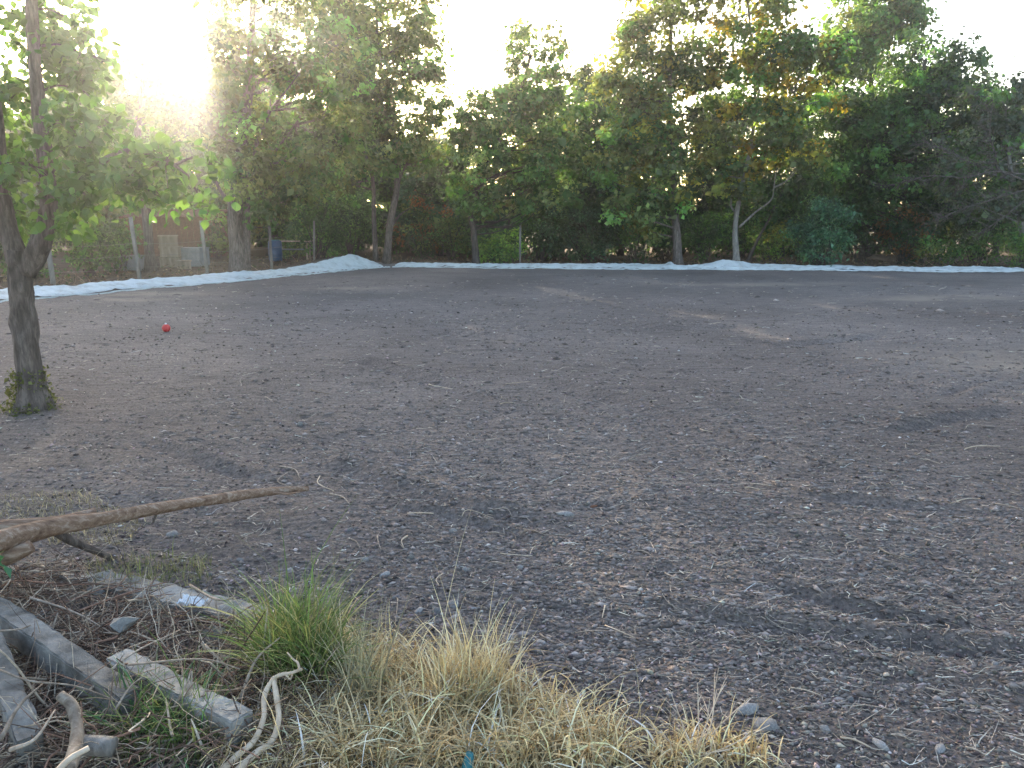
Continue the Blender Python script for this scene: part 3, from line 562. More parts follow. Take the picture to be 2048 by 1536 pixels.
# ------------------------------------------------------------------ fence along the left edge
def fence():
    root = empty('fence', (*(CORNER + dL * 10 + nL * 1.6), 0)); tag(root, 'wire fence on slim grey posts behind the white sheet', 'fence'); B = np.array(root.location)
    heads = []
    for k, (px, yt, yb, rad, tilt) in enumerate([(107, 492, 568, .075, -.03), (279, 432, 548, .065, -.06), (414, 436, 535, .06, -.05), (543, 448, 526, .055, .0), (-30, 480, 585, .07, .02), (628, 448, 520, .045, .05)]):
        d = ray(px, yb); t = 18.0
        for _ in range(60):                 # walk out to 1.55 m beyond the field edge
            p = np.array([0, 0, CAMH]) + d * t; sl, *_r = edge_coords(p[0], p[1])
            if sl > 1.55: break
            t += .25
        b = np.array([p[0], p[1], hz(p[0], p[1])]); hgt = (yb - yt) * p[1] / F * 1.03 + .05
        top = b + [tilt * hgt, 0, hgt]; mb = MB(); mb.tube([b - [0, 0, .15], b + (top - b) * .33, b + (top - b) * .66, top], [rad, rad * .96, rad * .95, rad * .88], 8, rough=.15, seed=k)
        o = link('post', mb.mesh('post', B), M_POST, root); heads.append((px, b, top))
    heads.sort(key=lambda h: h[0])
    for f in (.3, .58, .85):
        for (_, b0, t0), (_, b1, t1) in zip(heads[:-1], heads[1:]):
            z0 = b0 + (t0 - b0) / (t0 - b0)[2] * f * 1.3; z1 = b1 + (t1 - b1) / (t1 - b1)[2] * f * 1.3; m = (z0 + z1) / 2 - [0, 0, .04]
            mb = MB(); mb.tube(smooth_path([z0, m, z1], 4), [.004] * 9, 4, cap=False); link('wire', mb.mesh('wire', B), M_WIRE, root)
fence()
def stake():
    b = at(1040, 529, 33.5); b[2] = hz(b[0], b[1]); mb = MB(); mb.tube([b - [0, 0, .1], b + [0, 0, .9], b + [.02, 0, 1.95]], [.045, .043, .04], 8, rough=.12)
    tag(link('stake', mb.mesh('stake', b), M_POST, loc=b), 'slim upright stake standing behind the bright green shrub', 'stake')
stake()

# ------------------------------------------------------------------ things in the yard behind the fence
def box_mesh(w_, d_, h_, bev=.01, cuts=0, rough=0.0, seed=0):
    bm = bmesh.new(); bmesh.ops.create_cube(bm, size=1); bmesh.ops.scale(bm, vec=(w_, d_, h_), verts=bm.verts)
    if cuts:
        L = max(w_, d_, h_)
        bmesh.ops.subdivide_edges(bm, edges=[e for e in bm.edges if e.calc_length() > L * .8], cuts=cuts, use_grid_fill=True)
    if bev: bmesh.ops.bevel(bm, geom=[e for e in bm.edges if len(e.link_faces) == 2 and e.calc_face_angle() > .5], offset=bev, segments=2, affect='EDGES')
    if rough:
        rng = np.random.default_rng(seed)
        for v in bm.verts: v.co += Vector(rng.normal(0, rough, 3))
    me = bpy.data.meshes.new('box'); bm.to_mesh(me); bm.free(); return me
def put_box(name, size, loc, m, parent=None, rz=0, **kw):
    o = link(name, box_mesh(*size, **kw), m, parent); o.location = loc; o.rotation_euler = (0, 0, rz); return o
def crate(label, p, w_, h_, m, rz=0, group='hive boxes behind the fence'):
    root = empty('crate', p); root.rotation_euler = (0, 0, rz); tag(root, label, 'crate', group); put_box('body', (w_, w_ * .85, h_ - .04), (0, 0, (h_ - .04) / 2), m, root); put_box('lid', (w_ + .06, w_ * .85 + .06, .04), (0, 0, h_ - .02), M_WOOD if m is M_WOOD else M_GREY, root); return root
def yard():
    Y = 31.5
    b = at(343, 530, Y); z = hz(b[0], b[1]); b[2] = z
    crate('lowest wooden crate of the stack behind the fence', b, .72, .42, M_WOOD, .2); crate('middle wooden crate of the stack behind the fence', b + [.03, 0, .42], .68, .40, M_WOOD, .1); crate('top wooden crate of the leaning stack behind the fence', b + [-.05, .02, .82], .66, .42, M_WOOD, .35)
    b2 = at(388, 530, Y + .5); b2[2] = hz(b2[0], b2[1]); crate('blue grey crate with flat lid beside the wooden stack', b2, .95, .72, M_GREY, -.1)
    b3 = at(368, 530, Y - .9); b3[2] = hz(b3[0], b3[1]); crate('small pale crate in front of the wooden stack', b3, .5, .34, M_WOOD, .4)
    b4 = at(262, 545, 29.5); b4[2] = hz(b4[0], b4[1]); crate('low dark grey crate beside the reddish leaning trunk', b4, .9, .55, M_GREY, .1)
    # blue barrel
    b = at(552, 525, 33); b[2] = hz(b[0], b[1]); root = empty('barrel', b); tag(root, 'blue plastic barrel beside the plank table behind the fence', 'barrel'); mb = MB()
    mb.tube([b, b + [0, 0, .05], b + [0, 0, .25], b + [0, 0, .28], b + [0, 0, .31], b + [0, 0, .5], b + [0, 0, .53], b + [0, 0, .56], b + [0, 0, .78], b + [0, 0, .82]], [.24, .27, .27, .29, .27, .27, .29, .27, .27, .22], 18); link('drum', mb.mesh('drum', b), M_BLUE, root)
    mb = MB(); mb.tube([b + [0, 0, .815], b + [0, 0, .85]], [.2, .2], 14); link('lid', mb.mesh('lid', b), M_TEAL, root)
    # plank table
    b = at(588, 522, 33.5); b[2] = hz(b[0], b[1]); root = empty('table', b); tag(root, 'rough plank table with pale top beside the blue barrel', 'table')
    for i in range(3): put_box('plank', (1.5, .2, .04), (0, (i - 1) * .215, .78), M_WOOD, root, 0, bev=.004)
    put_box('shelf', (1.3, .5, .04), (0, 0, .45), M_GREY, root)
    for sx in (-.62, .62):
        for sy in (-.24, .24): put_box('leg', (.07, .07, .76), (sx, sy, .38), M_WOOD, root, bev=.004)
    # plank shed beyond, seen between the trunks
    b = at(345, 520, 38); b[2] = hz(b[0], b[1]); root = empty('shed', b); tag(root, 'low plank shed with slanting roof behind the wooden crates', 'shed')
    for i in range(14): put_box('plank', (.27, .03, 1.9 - (i % 3) * .02), (-1.9 + i * .285, 0, .95), M_RUST, root, bev=.003)
    r_ = put_box('roof', (4.4, 2.6, .07), (0, 1.0, 2.0), M_RUST, root); r_.rotation_euler = (R(8), 0, 0)
    for sx in (-1.98, 2.02): put_box('side_wall', (.05, 2.0, 1.9), (sx, 1.03, .95), M_RUST, root)
yard()

# ------------------------------------------------------------------ soil crumbs, chips, litter
def crumbs():
    rng = np.random.default_rng(21)
    def scatter(N, dmin, dmax, seedn):
        d = 1 / rng.uniform(1 / dmax, 1 / dmin, N); th = np.radians(rng.uniform(-36, 36, N)); x = d * np.sin(th); y = d * np.cos(th)
        sl, tl, sr, tr = edge_coords(x, y); k = (np.maximum(sl, sr) < -.05) & (vnoise(x * .8, y * .8, seedn) + .5 * vnoise(x * 3, y * 3, seedn + 1) + rng.uniform(-.6, .6, N) > -.30); return x[k], y[k], d[k]
    octa = np.array([[1, 0, 0], [0, 1, 0], [-1, 0, 0], [0, -1, 0], [0, 0, 1], [0, 0, -.6]], float); tri = np.array([[0, 1, 4], [1, 2, 4], [2, 3, 4], [3, 0, 4], [1, 0, 5], [2, 1, 5], [3, 2, 5], [0, 3, 5]])
    x, y, d = scatter(80000, 2.0, 20, 50); N = len(x)
    s = np.clip(.0058 * np.exp(rng.normal(0, .45, N)), .003, .014) * (.75 + d * .075)
    V = octa[None] * (1 + rng.uniform(-.3, .3, (N, 6, 1))) * np.stack([s * rng.uniform(1, 2.0, N), s, s * rng.uniform(.5, .9, N)], 1)[:, None]
    a = rng.uniform(0, 6.28, N); c, sn = np.cos(a)[:, None], np.sin(a)[:, None]; vx = V[..., 0] * c - V[..., 1] * sn; vy = V[..., 0] * sn + V[..., 1] * c
    z = H(x, y); V = np.stack([vx + x[:, None], vy + y[:, None], V[..., 2] + (z + s * .2)[:, None]], -1)
    g = np.exp(rng.normal(0, .5, (N, 1))); col = np.array([.145, .121, .112]) * g * (1 + rng.normal(0, .05, (N, 3))); pale = rng.uniform(size=N) < .10; col[pale] *= 1.7
    o = link('soil_crumbs', mesh_np('soil_crumbs', V.reshape(-1, 3), (tri[None] + (np.arange(N) * 6)[:, None, None]).reshape(-1, 3), np.repeat(np.clip(col, .01, .6), 6, axis=0), smooth=True), M_CRUMB)
    tag(o, 'loose soil crumbs and gravel over the field', 'gravel', None, 'stuff')
    # longer lumps turned up in rows by the machine
    d = 1 / rng.uniform(1 / 29, 1 / 3.2, 30000); th = np.radians(rng.uniform(-36, 36, len(d))); x = d * np.sin(th); y = d * np.cos(th); sl, tl, sr, tr = edge_coords(x, y)
    k = (np.maximum(sl, sr) < -.3) & (fbm(x * .4, y * .4, 71, 2) + .7 * fbm(x * .5, y * 2.2 - x * .5, 72, 2) + rng.uniform(-.4, .4, len(x)) > .05); x, y, d = x[k], y[k], d[k]; N = len(x)
    s = np.clip(.0065 * np.exp(rng.normal(0, .4, N)), .003, .014) * (.75 + d * .06)
    V = octa[None] * (1 + rng.uniform(-.35, .35, (N, 6, 1))) * np.stack([s * rng.uniform(1.6, 4.5, N), s * 1.1, s * rng.uniform(.8, 1.5, N)], 1)[:, None]
    a = rng.normal(R(-8), .5, N); c, sn = np.cos(a)[:, None], np.sin(a)[:, None]; vx = V[..., 0] * c - V[..., 1] * sn; vy = V[..., 0] * sn + V[..., 1] * c
    V = np.stack([vx + x[:, None], vy + y[:, None], V[..., 2] + (H(x, y) + s * .15)[:, None]], -1); col = np.array([.20, .167, .153]) * np.exp(rng.normal(0, .28, (N, 1)))
    o = link('soil_lumps', mesh_np('soil_lumps', V.reshape(-1, 3), (tri[None] + (np.arange(N) * 6)[:, None, None]).reshape(-1, 3), np.repeat(col, 6, axis=0), smooth=True), M_CRUMB); tag(o, 'long turned-up lumps of dry soil in rows over the field', 'soil', None, 'stuff')
    x, y, d = scatter(30000, 2.1, 26, 60); N = len(x); az = rng.normal(R(-10), .8, N)
    D = np.stack([np.cos(az), np.sin(az), rng.normal(0, .10, N)], 1); L = np.clip(.045 * np.exp(rng.normal(0, .55, N)), .015, .2) * (.75 + d * .05); P0 = np.stack([x, y, H(x, y) + .006], 1)
    V, Q = batch_tubes(P0, D, L, np.clip(.0018 * np.exp(rng.normal(0, .4, N)), .001, .005) * (.6 + d * .12), rng.uniform(-.45, .45, N), rng, 4, 3)
    col = np.array([.34, .285, .235]) * np.exp(rng.normal(0, .38, (N, 1))); o = link('wood_chips', mesh_np('wood_chips', V, Q, np.repeat(np.clip(col, .02, .6), 12, axis=0)), M_CRUMB)
    tag(o, 'shredded roots and wood chips strewn over the soil', 'wood chips', None, 'stuff')
    # dry litter and brushwood behind the sheets
    N = 9000; x = rng.uniform(-16, 22, N); y = rng.uniform(17, 40, N); sl, tl, sr, tr = edge_coords(x, y); s = np.maximum(sl, sr); k = (s > 1.0) & (s < 3.6); x, y = x[k], y[k]; N = len(x)
    V, Q = batch_tubes(np.stack([x, y, H(x, y)], 1), rng.normal(size=(N, 3)) * [1, 1, .35] + [0, 0, .15], rng.uniform(.15, .7, N), rng.uniform(.006, .014, N), rng.uniform(-.3, .3, N), rng, 4, 3)
    col = np.array([.16, .11, .08]) * np.exp(rng.normal(0, .4, (N, 1))); o = link('dry_brushwood', mesh_np('dry_brushwood', V, Q, np.repeat(col, 12, axis=0)), M_CRUMB); tag(o, 'dry brown brushwood and litter behind the white sheets', 'brushwood', None, 'stuff')
    N = 12000; x = rng.uniform(-18, 24, N); y = rng.uniform(17, 42, N); sl, tl, sr, tr = edge_coords(x, y); s = np.maximum(sl, sr); k = (s > 1.0) & (s < 7); x, y = x[k], y[k]; N = len(x)
    V, T = leaf_cloud(np.stack([x, y, H(x, y) + rng.uniform(.0, .12, N)], 1), rng.uniform(.06, .14, N), rng, 1.2); pal = np.array([[.14, .085, .05], [.09, .06, .04], [.05, .07, .025], [.2, .15, .09]])
    col = pal[rng.integers(0, 4, N)] * np.exp(rng.normal(0, .3, (N, 1))); o = link('leaf_litter', mesh_np('leaf_litter', V, T, np.repeat(col, 4, axis=0)), M_STRAW); tag(o, 'fallen leaves and low weeds under the trees', 'leaf litter', None, 'stuff')
crumbs()

def rock_mesh(rng, s, seed, sub=2, rough=.6):
    bm = bmesh.new(); bmesh.ops.create_icosphere(bm, subdivisions=sub, radius=1); sc_ = np.array([rng.uniform(.9, 1.5), rng.uniform(.7, 1.1), rng.uniform(.45, .8)]) * s
    for v in bm.verts:
        n = 1 + rough * float(vnoise(np.array([v.co.x * 1.7 + seed]), np.array([v.co.y * 1.7 + v.co.z * 2.1]), 7)[0]); v.co = Vector((v.co.x * sc_[0] * n, v.co.y * sc_[1] * n, v.co.z * sc_[2] * n))
    for f in bm.faces: f.smooth = sub > 1 and seed % 2 < 1.2
    me = bpy.data.meshes.new('stone'); bm.to_mesh(me); bm.free(); me.materials.append(M_STONE); return me
def stones():
    rng = np.random.default_rng(31); meshes = [rock_mesh(rng, 1, i * 3.1) for i in range(7)]
    def place(px, py, r_px, label, group=None, mi=None, m=None):
        p = ground(px, py); s = r_px / F * np.linalg.norm(p - [0, 0, CAMH]); me = meshes[int(rng.integers(0, 7)) if mi is None else mi]
        if m: me = me.copy(); me.materials.clear(); me.materials.append(m)
        o = bpy.data.objects.new('stone', me); COL.objects.link(o); o.location = p + [0, 0, s * .08]; o.scale = (s, s, s); o.rotation_euler = (0, 0, rng.uniform(0, 6.28)); tag(o, label, 'stone', group)
    place(822, 1115, 8, 'small pale round stone lying between twigs on bare dark soil', m=M_CONC)
    place(345, 1070, 9, 'pale stone lying on soil below the long peeled branch')
    place(1130, 1030, 13, 'flat greenish grey stone half sunk in the open soil'); place(1188, 1014, 6, 'small dark red brown stone beside the flat sunken stone', m=M_RUST)
    place(600, 850, 7, 'small pale grey stone on the open soil', m=M_CONC)
    G = 'stones scattered over the soil'
    for (px, py, r_) in [(838, 1222, 9), (872, 1224, 10), (907, 1210, 13), (930, 1140, 7), (770, 1150, 9), (730, 1120, 7), (906, 1062, 8), (1018, 1278, 8), (1082, 1286, 8), (1120, 1292, 7), (1040, 1136, 7), (1160, 1166, 7), (1000, 1210, 6), (818, 1152, 6),
                       (1470, 1100, 6), (1530, 1110, 5), (1815, 1110, 5), (1290, 1205, 6), (1330, 1260, 5), (1420, 1190, 7), (1600, 1300, 5), (1650, 1360, 6), (1560, 1330, 5), (1700, 1400, 7), (1840, 1360, 5), (1760, 1490, 12), (1880, 1500, 10), (1900, 1420, 7), (1990, 1330, 6), (1650, 1460, 9),
                       (1980, 1180, 5), (1380, 1320, 7), (1250, 1330, 6), (1450, 1260, 6), (1240, 1130, 5), (640, 1180, 6), (580, 1140, 5), (700, 1060, 6), (480, 1120, 6), (540, 1090, 5), (420, 1150, 5), (1720, 1150, 5), (1590, 1060, 5), (1880, 1050, 5), (1180, 1340, 7), (1340, 1390, 8)]:
        place(px, py, r_, 'small grey stone lying loose on the soil', G)
    place(1495, 1420, 17, 'larger flat grey green stone beside the dry branching weed'); place(1530, 1452, 20, 'broad pale grey stone behind the dry branching weed')
stones()

def stick_obj(name, pts, r0, r1, m, label, cat, group=None, n=8, rough=.2, seed=0, child=None):
    P = smooth_path(pts, 5); B = P[0].copy(); mb = MB(); mb.tube(P, np.linspace(r0, r1, len(P)), n, rough=rough, seed=seed); o = link(name, mb.mesh(name, B), m, loc=B); tag(o, label, cat, group); return o
def sticks():
    rng = np.random.default_rng(41); G = 'sticks scattered over the soil'
    lst = [((920, 1045), (988, 1040)), ((960, 1048), (990, 1036)), ((755, 1075), (762, 1102)), ((815, 1075), (808, 1100)), ((700, 1080), (720, 1100)), ((985, 1022), (1025, 1038)), ((1000, 1110), (1065, 1115)), ((1015, 1060), (1025, 1100)), ((975, 1130), (1010, 1132)), ((1060, 1112), (1082, 1095)), ((975, 1070), (1010, 1072)), ((1040, 1072), (1095, 1075)),
           ((878, 1175), (886, 1150)), ((930, 1200), (975, 1222)), ((795, 1200), (790, 1260)), ((815, 1030), (868, 1030)), ((560, 935), (600, 960)), ((575, 975), (605, 930)), ((640, 955), (668, 985)), ((660, 990), (700, 1012)), ((870, 1005), (888, 1028)), ((890, 1010), (900, 1035)), ((1475, 1072), (1498, 1070)), ((1500, 970), (1545, 975)), ((1490, 978), (1520, 982)),
           ((1885, 1275), (1890, 1252)), ((1760, 1100), (1830, 1125)), ((1210, 1255), (1270, 1280)), ((1330, 1150), (1370, 1165)), ((1270, 1105), (1310, 1120)), ((1210, 1215), (1204, 1240)), ((1150, 1270), (1250, 1268)), ((1080, 1272), (1110, 1290)), ((1400, 860), (1440, 868)), ((1540, 780), (1590, 785)), ((1735, 945), (1790, 948)), ((1930, 900), (2000, 895)), ((1960, 960), (2040, 985)), ((1990, 1010), (2040, 1020)), ((1900, 1010), (1960, 1000)),
           ((1930, 860), (1990, 855)), ((1850, 920), (1880, 930)), ((860, 770), (905, 780)), ((890, 700), (915, 710)), ((770, 735), (850, 740)), ((1000, 810), (1030, 808)), ((530, 795), (545, 805)), ((470, 820), (520, 825)), ((1010, 770), (1060, 765)), ((620, 780), (660, 790)), ((1930, 1500), (1970, 1515)), ((1680, 1480), (1740, 1500)), ((1700, 1420), (1790, 1425)), ((1850, 1380), (1900, 1390)), ((1580, 1380), (1640, 1395)), ((1960, 1420), (2020, 1445))]
    for k, (a, b) in enumerate(lst):
        A = ground(*a); Bp = ground(*b); L = np.linalg.norm(A - Bp); up = np.array([0, 0, .012]); m1 = A * .6 + Bp * .4 + [rng.normal(0, .13) * L, rng.normal(0, .13) * L, 0]; m1[2] = hz(m1[0], m1[1])
        dist = A[1]; r_ = rng.uniform(.0025, .0055) * (.7 + .07 * dist)
        stick_obj('stick', [A + up, m1 + up * 1.5, Bp + up], r_, r_ * .6, M_TWIG if k % 3 else M_ROOT, 'thin pale dry stick lying on the bare soil', 'stick', G, 6, .2, k)
sticks()

# ------------------------------------------------------------------ red ball
def ball():
    p = ground(333, 663); r_ = .073; root = empty('ball', p); tag(root, 'small red ball lying on the soil near the forked tree', 'ball'); bm = bmesh.new(); bmesh.ops.create_uvsphere(bm, u_segments=28, v_segments=18, radius=r_)
    for v in bm.verts:
        th = math.atan2(v.co.y, v.co.x); g = abs(math.sin(th * 3)); v.co *= 1 - .035 * math.exp(-(g / .12) ** 2); v.co.z *= .95
    for f in bm.faces: f.smooth = True
    me = bpy.data.meshes.new('shell'); bm.to_mesh(me); bm.free(); o = link('shell', me, M_RED, root); o.location = (0, 0, r_ * .86); o.rotation_euler = (.5, .3, .2)
    mb = MB(); mb.tube([[0, 0, r_ * 1.76], [0, -.004, r_ * 1.9], [.006, -.008, r_ * 2.1]], [.018, .02, .008], 8, rough=.3); link('valve_cap', mb.mesh('valve_cap'), M_WHITEP, root)
ball()

# ------------------------------------------------------------------ rubble and branches in the foreground
def bar(label, name, A, Bp, w_, h_, m, seed, roll=0.0, cat='concrete post', chips=.007):
    """a square-section bar from A to B (centre line), worn edges"""
    A = np.asarray(A, float); Bp = np.asarray(Bp, float); L = np.linalg.norm(Bp - A); o = link(name, box_mesh(L, w_, h_, .007, int(L / .05), chips * .35, seed), m)
    me = o.data; rng = np.random.default_rng(seed)
    for v in me.vertices:
        x, y, z = v.co; n1 = fbm(np.array([x * 7 + seed]), np.array([y * 11 + z * 9]), seed, 3)[0]; v.co.y += chips * n1 * (1 if y > 0 else -1); v.co.z += chips * n1 * (1 if z > 0 else -1)
    o.location = (A + Bp) / 2; d = Vector(Bp - A).normalized(); q = d.to_track_quat('X', 'Z'); o.rotation_mode = 'QUATERNION'; from mathutils import Quaternion
    o.rotation_quaternion = q @ Quaternion((1, 0, 0), roll); tag(o, label, cat); return o
def rubble():
    bar('long grey concrete post sloping down beside the short broken one', 'concrete_post', on(-170, 1115, .22), on(262, 1412, .12), .095, .12, M_CONCD, 3, .0)
    bar('short broken concrete post with square cut end lying in grass', 'concrete_post', on(236, 1330, .11), on(487, 1458, .12), .10, .11, M_CONC, 5, .0)
    bar('dark concrete post lying towards the bottom corner under twigs', 'concrete_post', on(-25, 1270, .20), on(62, 1500, .07), .09, .11, M_CONCD, 7, .0)
    bar('long flat concrete kerb half buried behind the green tuft', 'concrete_kerb', on(90, 1150, -.06), on(520, 1252, .01), .17, .14, M_CONC, 9, 0, 'kerb', .016)
    rng = np.random.default_rng(9)
    for k, (px, py, s, lab) in enumerate([(90, 1245, .06, 'flat pale broken slab piece between post and kerb'), (255, 1308, .045, 'small squarish concrete chunk on end of the short post'), (190, 1190, .05, 'concrete lump at the far end of the kerb'), (430, 1278, .05, 'concrete lump against the kerb beside the green tuft')]):
        me = rock_mesh(rng, s, k * 5.3, 1, 1.3); me.materials.clear(); me.materials.append(M_CONC); o = bpy.data.objects.new('rubble_chunk', me); COL.objects.link(o); p = ground(px, py); o.location = p + [0, 0, .03 + (.12 if k == 1 else 0)]; o.rotation_euler = (rng.normal(0, .2), .1, rng.uniform(0, 6)); tag(o, lab, 'rubble')
    # crumpled white plastic
    bm = bmesh.new(); bmesh.ops.create_grid(bm, x_segments=16, y_segments=12, size=.5)
    for v in bm.verts:
        x, y = v.co.x, v.co.y; v.co.x *= .14; v.co.y *= .07; v.co.z = .05 * abs(fbm(np.array([x * 6]), np.array([y * 6]), 3, 3)[0]) + .006
    bmesh.ops.solidify(bm, geom=list(bm.faces), thickness=.003); me = bpy.data.meshes.new('plastic_scrap'); bm.to_mesh(me); bm.free(); o = link('plastic_scrap', me, M_WHITEP); p = on(385, 1208, .085); o.location = p; o.rotation_euler = (0, 0, -.25); tag(o, 'crumpled white plastic scrap lying on the kerb', 'plastic scrap')
    # long peeled branch and its neighbours
    root = empty('fallen_branch', on(300, 1060, 0)); B = np.array(root.location); tag(root, 'long peeled reddish branch reaching out over the soil', 'branch'); mb = MB()
    P = smooth_path([on(-150, 1118, .42), on(0, 1082, .40), on(100, 1055, .385), on(200, 1038, .36), on(330, 1014, .31), on(450, 996, .25), on(540, 983, .20), on(616, 977, .165)], 5)
    mb.tube(P, np.interp(np.linspace(0, 1, len(P)), [0, .2, .45, .9, 1], [.062, .052, .038, .026, .018]), 14, rough=.28, seed=2); link('bough', mb.mesh('bough', B), M_STICK, root)
    mb = MB(); mb.tube([on(318, 1016, .31), on(312, 1030, .27), on(306, 1046, .23)], [.011, .009, .006], 6, rough=.3); link('twig_stub', mb.mesh('twig_stub', B), M_BARK, root)
    mb = MB(); mb.tube([on(540, 983, .20), on(575, 988, .185), on(600, 984, .17)], [.010, .007, .004], 6, rough=.3); link('twig_stub', mb.mesh('twig_stub', B), M_STICK, root)
    stick_obj('fallen_branch', [on(-120, 1056, .30), on(40, 1050, .31), on(120, 1042, .32), on(192, 1024, .33)], .042, .024, M_STICK, 'shorter peeled branch lying just behind the long one', 'branch', n=12, rough=.28, seed=5)
    stick_obj('fallen_branch', [on(95, 1055, .31), on(150, 1084, .19), on(230, 1118, .02)], .030, .016, M_BARK, 'dark bark branch propped under the long peeled branch', 'branch', n=10, rough=.3, seed=6)
    stick_obj('fallen_branch', [on(-60, 1145, .20), on(10, 1118, .30), on(62, 1092, .36)], .045, .032, M_STICK, 'thick brown branch stub under the long branch', 'branch', n=10, rough=.3, seed=16)
    # cut log and upright forked stem
    a, b = on(150, 1488, .16), on(228, 1494, .15); stick = stick_obj('log', [a, (a + b) / 2, b], .036, .034, M_BARKP, 'short cut log with round pale end among the twigs', 'log', n=14, rough=.12, seed=8)
    stick_obj('root_piece', [on(134, 1545, .2), on(150, 1500, .19), on(155, 1455, .2), on(142, 1410, .24), on(120, 1392, .26)], .026, .018, M_TWIG, 'gnarled grey root crossing in front of the short log', 'root', n=10, rough=.3, seed=9)
    stick_obj('stick', [on(112, 1545, .26), on(140, 1518, .27), on(178, 1496, .28)], .012, .010, M_ROOT, 'pale broken stick in front of the short log', 'stick', n=8, rough=.25, seed=10)
    # pale forked root
    root = empty('forked_branch', on(500, 1500, 0)); B = np.array(root.location); tag(root, 'pale barkless forked branch bending beside the square post end', 'branch')
    for nm, pl, r0, r1 in [('prong', [(425, 1560, .06), (470, 1516, .08), (508, 1482, .11), (527, 1435, .15), (529, 1390, .19), (546, 1358, .22)], .019, .013), ('prong', [(455, 1560, .06), (510, 1508, .08), (543, 1484, .11), (557, 1440, .15), (552, 1390, .19), (547, 1358, .22)], .019, .014),
                         ('twig', [(546, 1358, .22), (560, 1350, .23), (580, 1346, .24), (604, 1338, .26)], .012, .008), ('twig', [(600, 1341, .26), (595, 1325, .27), (586, 1318, .275), (575, 1305, .28)], .007, .003), ('twig', [(572, 1349, .235), (580, 1358, .22), (584, 1350, .22)], .006, .004)]:
        mb = MB(); P = smooth_path([on(*q) for q in pl], 5); mb.tube(P, np.linspace(r0, r1, len(P)) * .74, 10, rough=.45, seed=int(r0 * 1e4)); link(nm, mb.mesh(nm, B), M_ROOT, root)
    # green leaves at the left edge
    rng = np.random.default_rng(2); c = np.array([on(4 + rng.uniform(-10, 10), 1120 + rng.uniform(-22, 20), .3) for _ in range(7)]); V, T = leaf_cloud(c, np.full(7, .085), rng, .3); B = c.mean(0)
    root = empty('sprig', B); tag(root, 'sprig of fresh green leaves under the branch stub', 'sprig')
    for i in range(7): link('leaf', mesh_np('leaf', V[i * 4:i * 4 + 4] - B, np.array([[0, 2, 1], [0, 3, 2]]), np.tile([.07, .2, .12], (4, 1))), M_LEAF, root)
    # teal scrap at the bottom
    mb = MB(); p = on(936, 1532, .08); mb.tube([p + [-.01, 0, -.03], p + [0, 0, 0], p + [.008, .01, .045]], [.02, .023, .015], 8, rough=.5); tag(link('plastic_piece', mb.mesh('plastic_piece', p), M_TEAL, loc=p), 'teal plastic piece lying in the dry straw', 'plastic piece')
rubble()

# ------------------------------------------------------------------ dry twigs, straw and grass in the foreground
def in_px(rng, N, poly):
    """random ground points inside a polygon given in photo pixels"""
    poly = np.array(poly, float); lo, hi = poly.min(0), poly.max(0); out = []
    while len(out) < N:
        q = rng.uniform(lo, hi, (N * 2, 2)); x, y = q[:, 0], q[:, 1]; ins = np.zeros(len(q), bool); j = len(poly) - 1
        for i in range(len(poly)):
            c = ((poly[i, 1] > y) != (poly[j, 1] > y)) & (x < (poly[j, 0] - poly[i, 0]) * (y - poly[i, 1]) / (poly[j, 1] - poly[i, 1] + 1e-9) + poly[i, 0]); ins ^= c; j = i
        out.extend(q[ins].tolist())
    q = np.array(out[:N]); D = np.stack([(q[:, 0] - CX) / F, cp + (CY - q[:, 1]) / F * sp, -sp + (CY - q[:, 1]) / F * cp], 1); t = -CAMH / D[:, 2]; P = np.array([0, 0, CAMH]) + D * t[:, None]; P[:, 2] = H(P[:, 0], P[:, 1]); return P
def grass_obj(name, P, rng, L, wid, lean, cols, label, cat, kind=None, K=5, curl=1.0, group=None, spread=.3):
    N = len(P); V, Q = batch_blades(P, rng.uniform(0, 6.28, N), L * np.exp(rng.normal(0, .28, N)), wid * np.exp(rng.normal(0, .25, N)), np.abs(rng.normal(0, lean, N)), rng, K, curl)
    cols = np.array(cols); c = cols[rng.integers(0, len(cols), N)] * np.exp(rng.normal(0, spread, (N, 1))); B = P.mean(0)
    o = link(name, mesh_np(name, V - B, Q, np.repeat(np.clip(c, .01, .75), K * 2, axis=0)), M_STRAW, loc=B); tag(o, label, cat, group, kind); return o
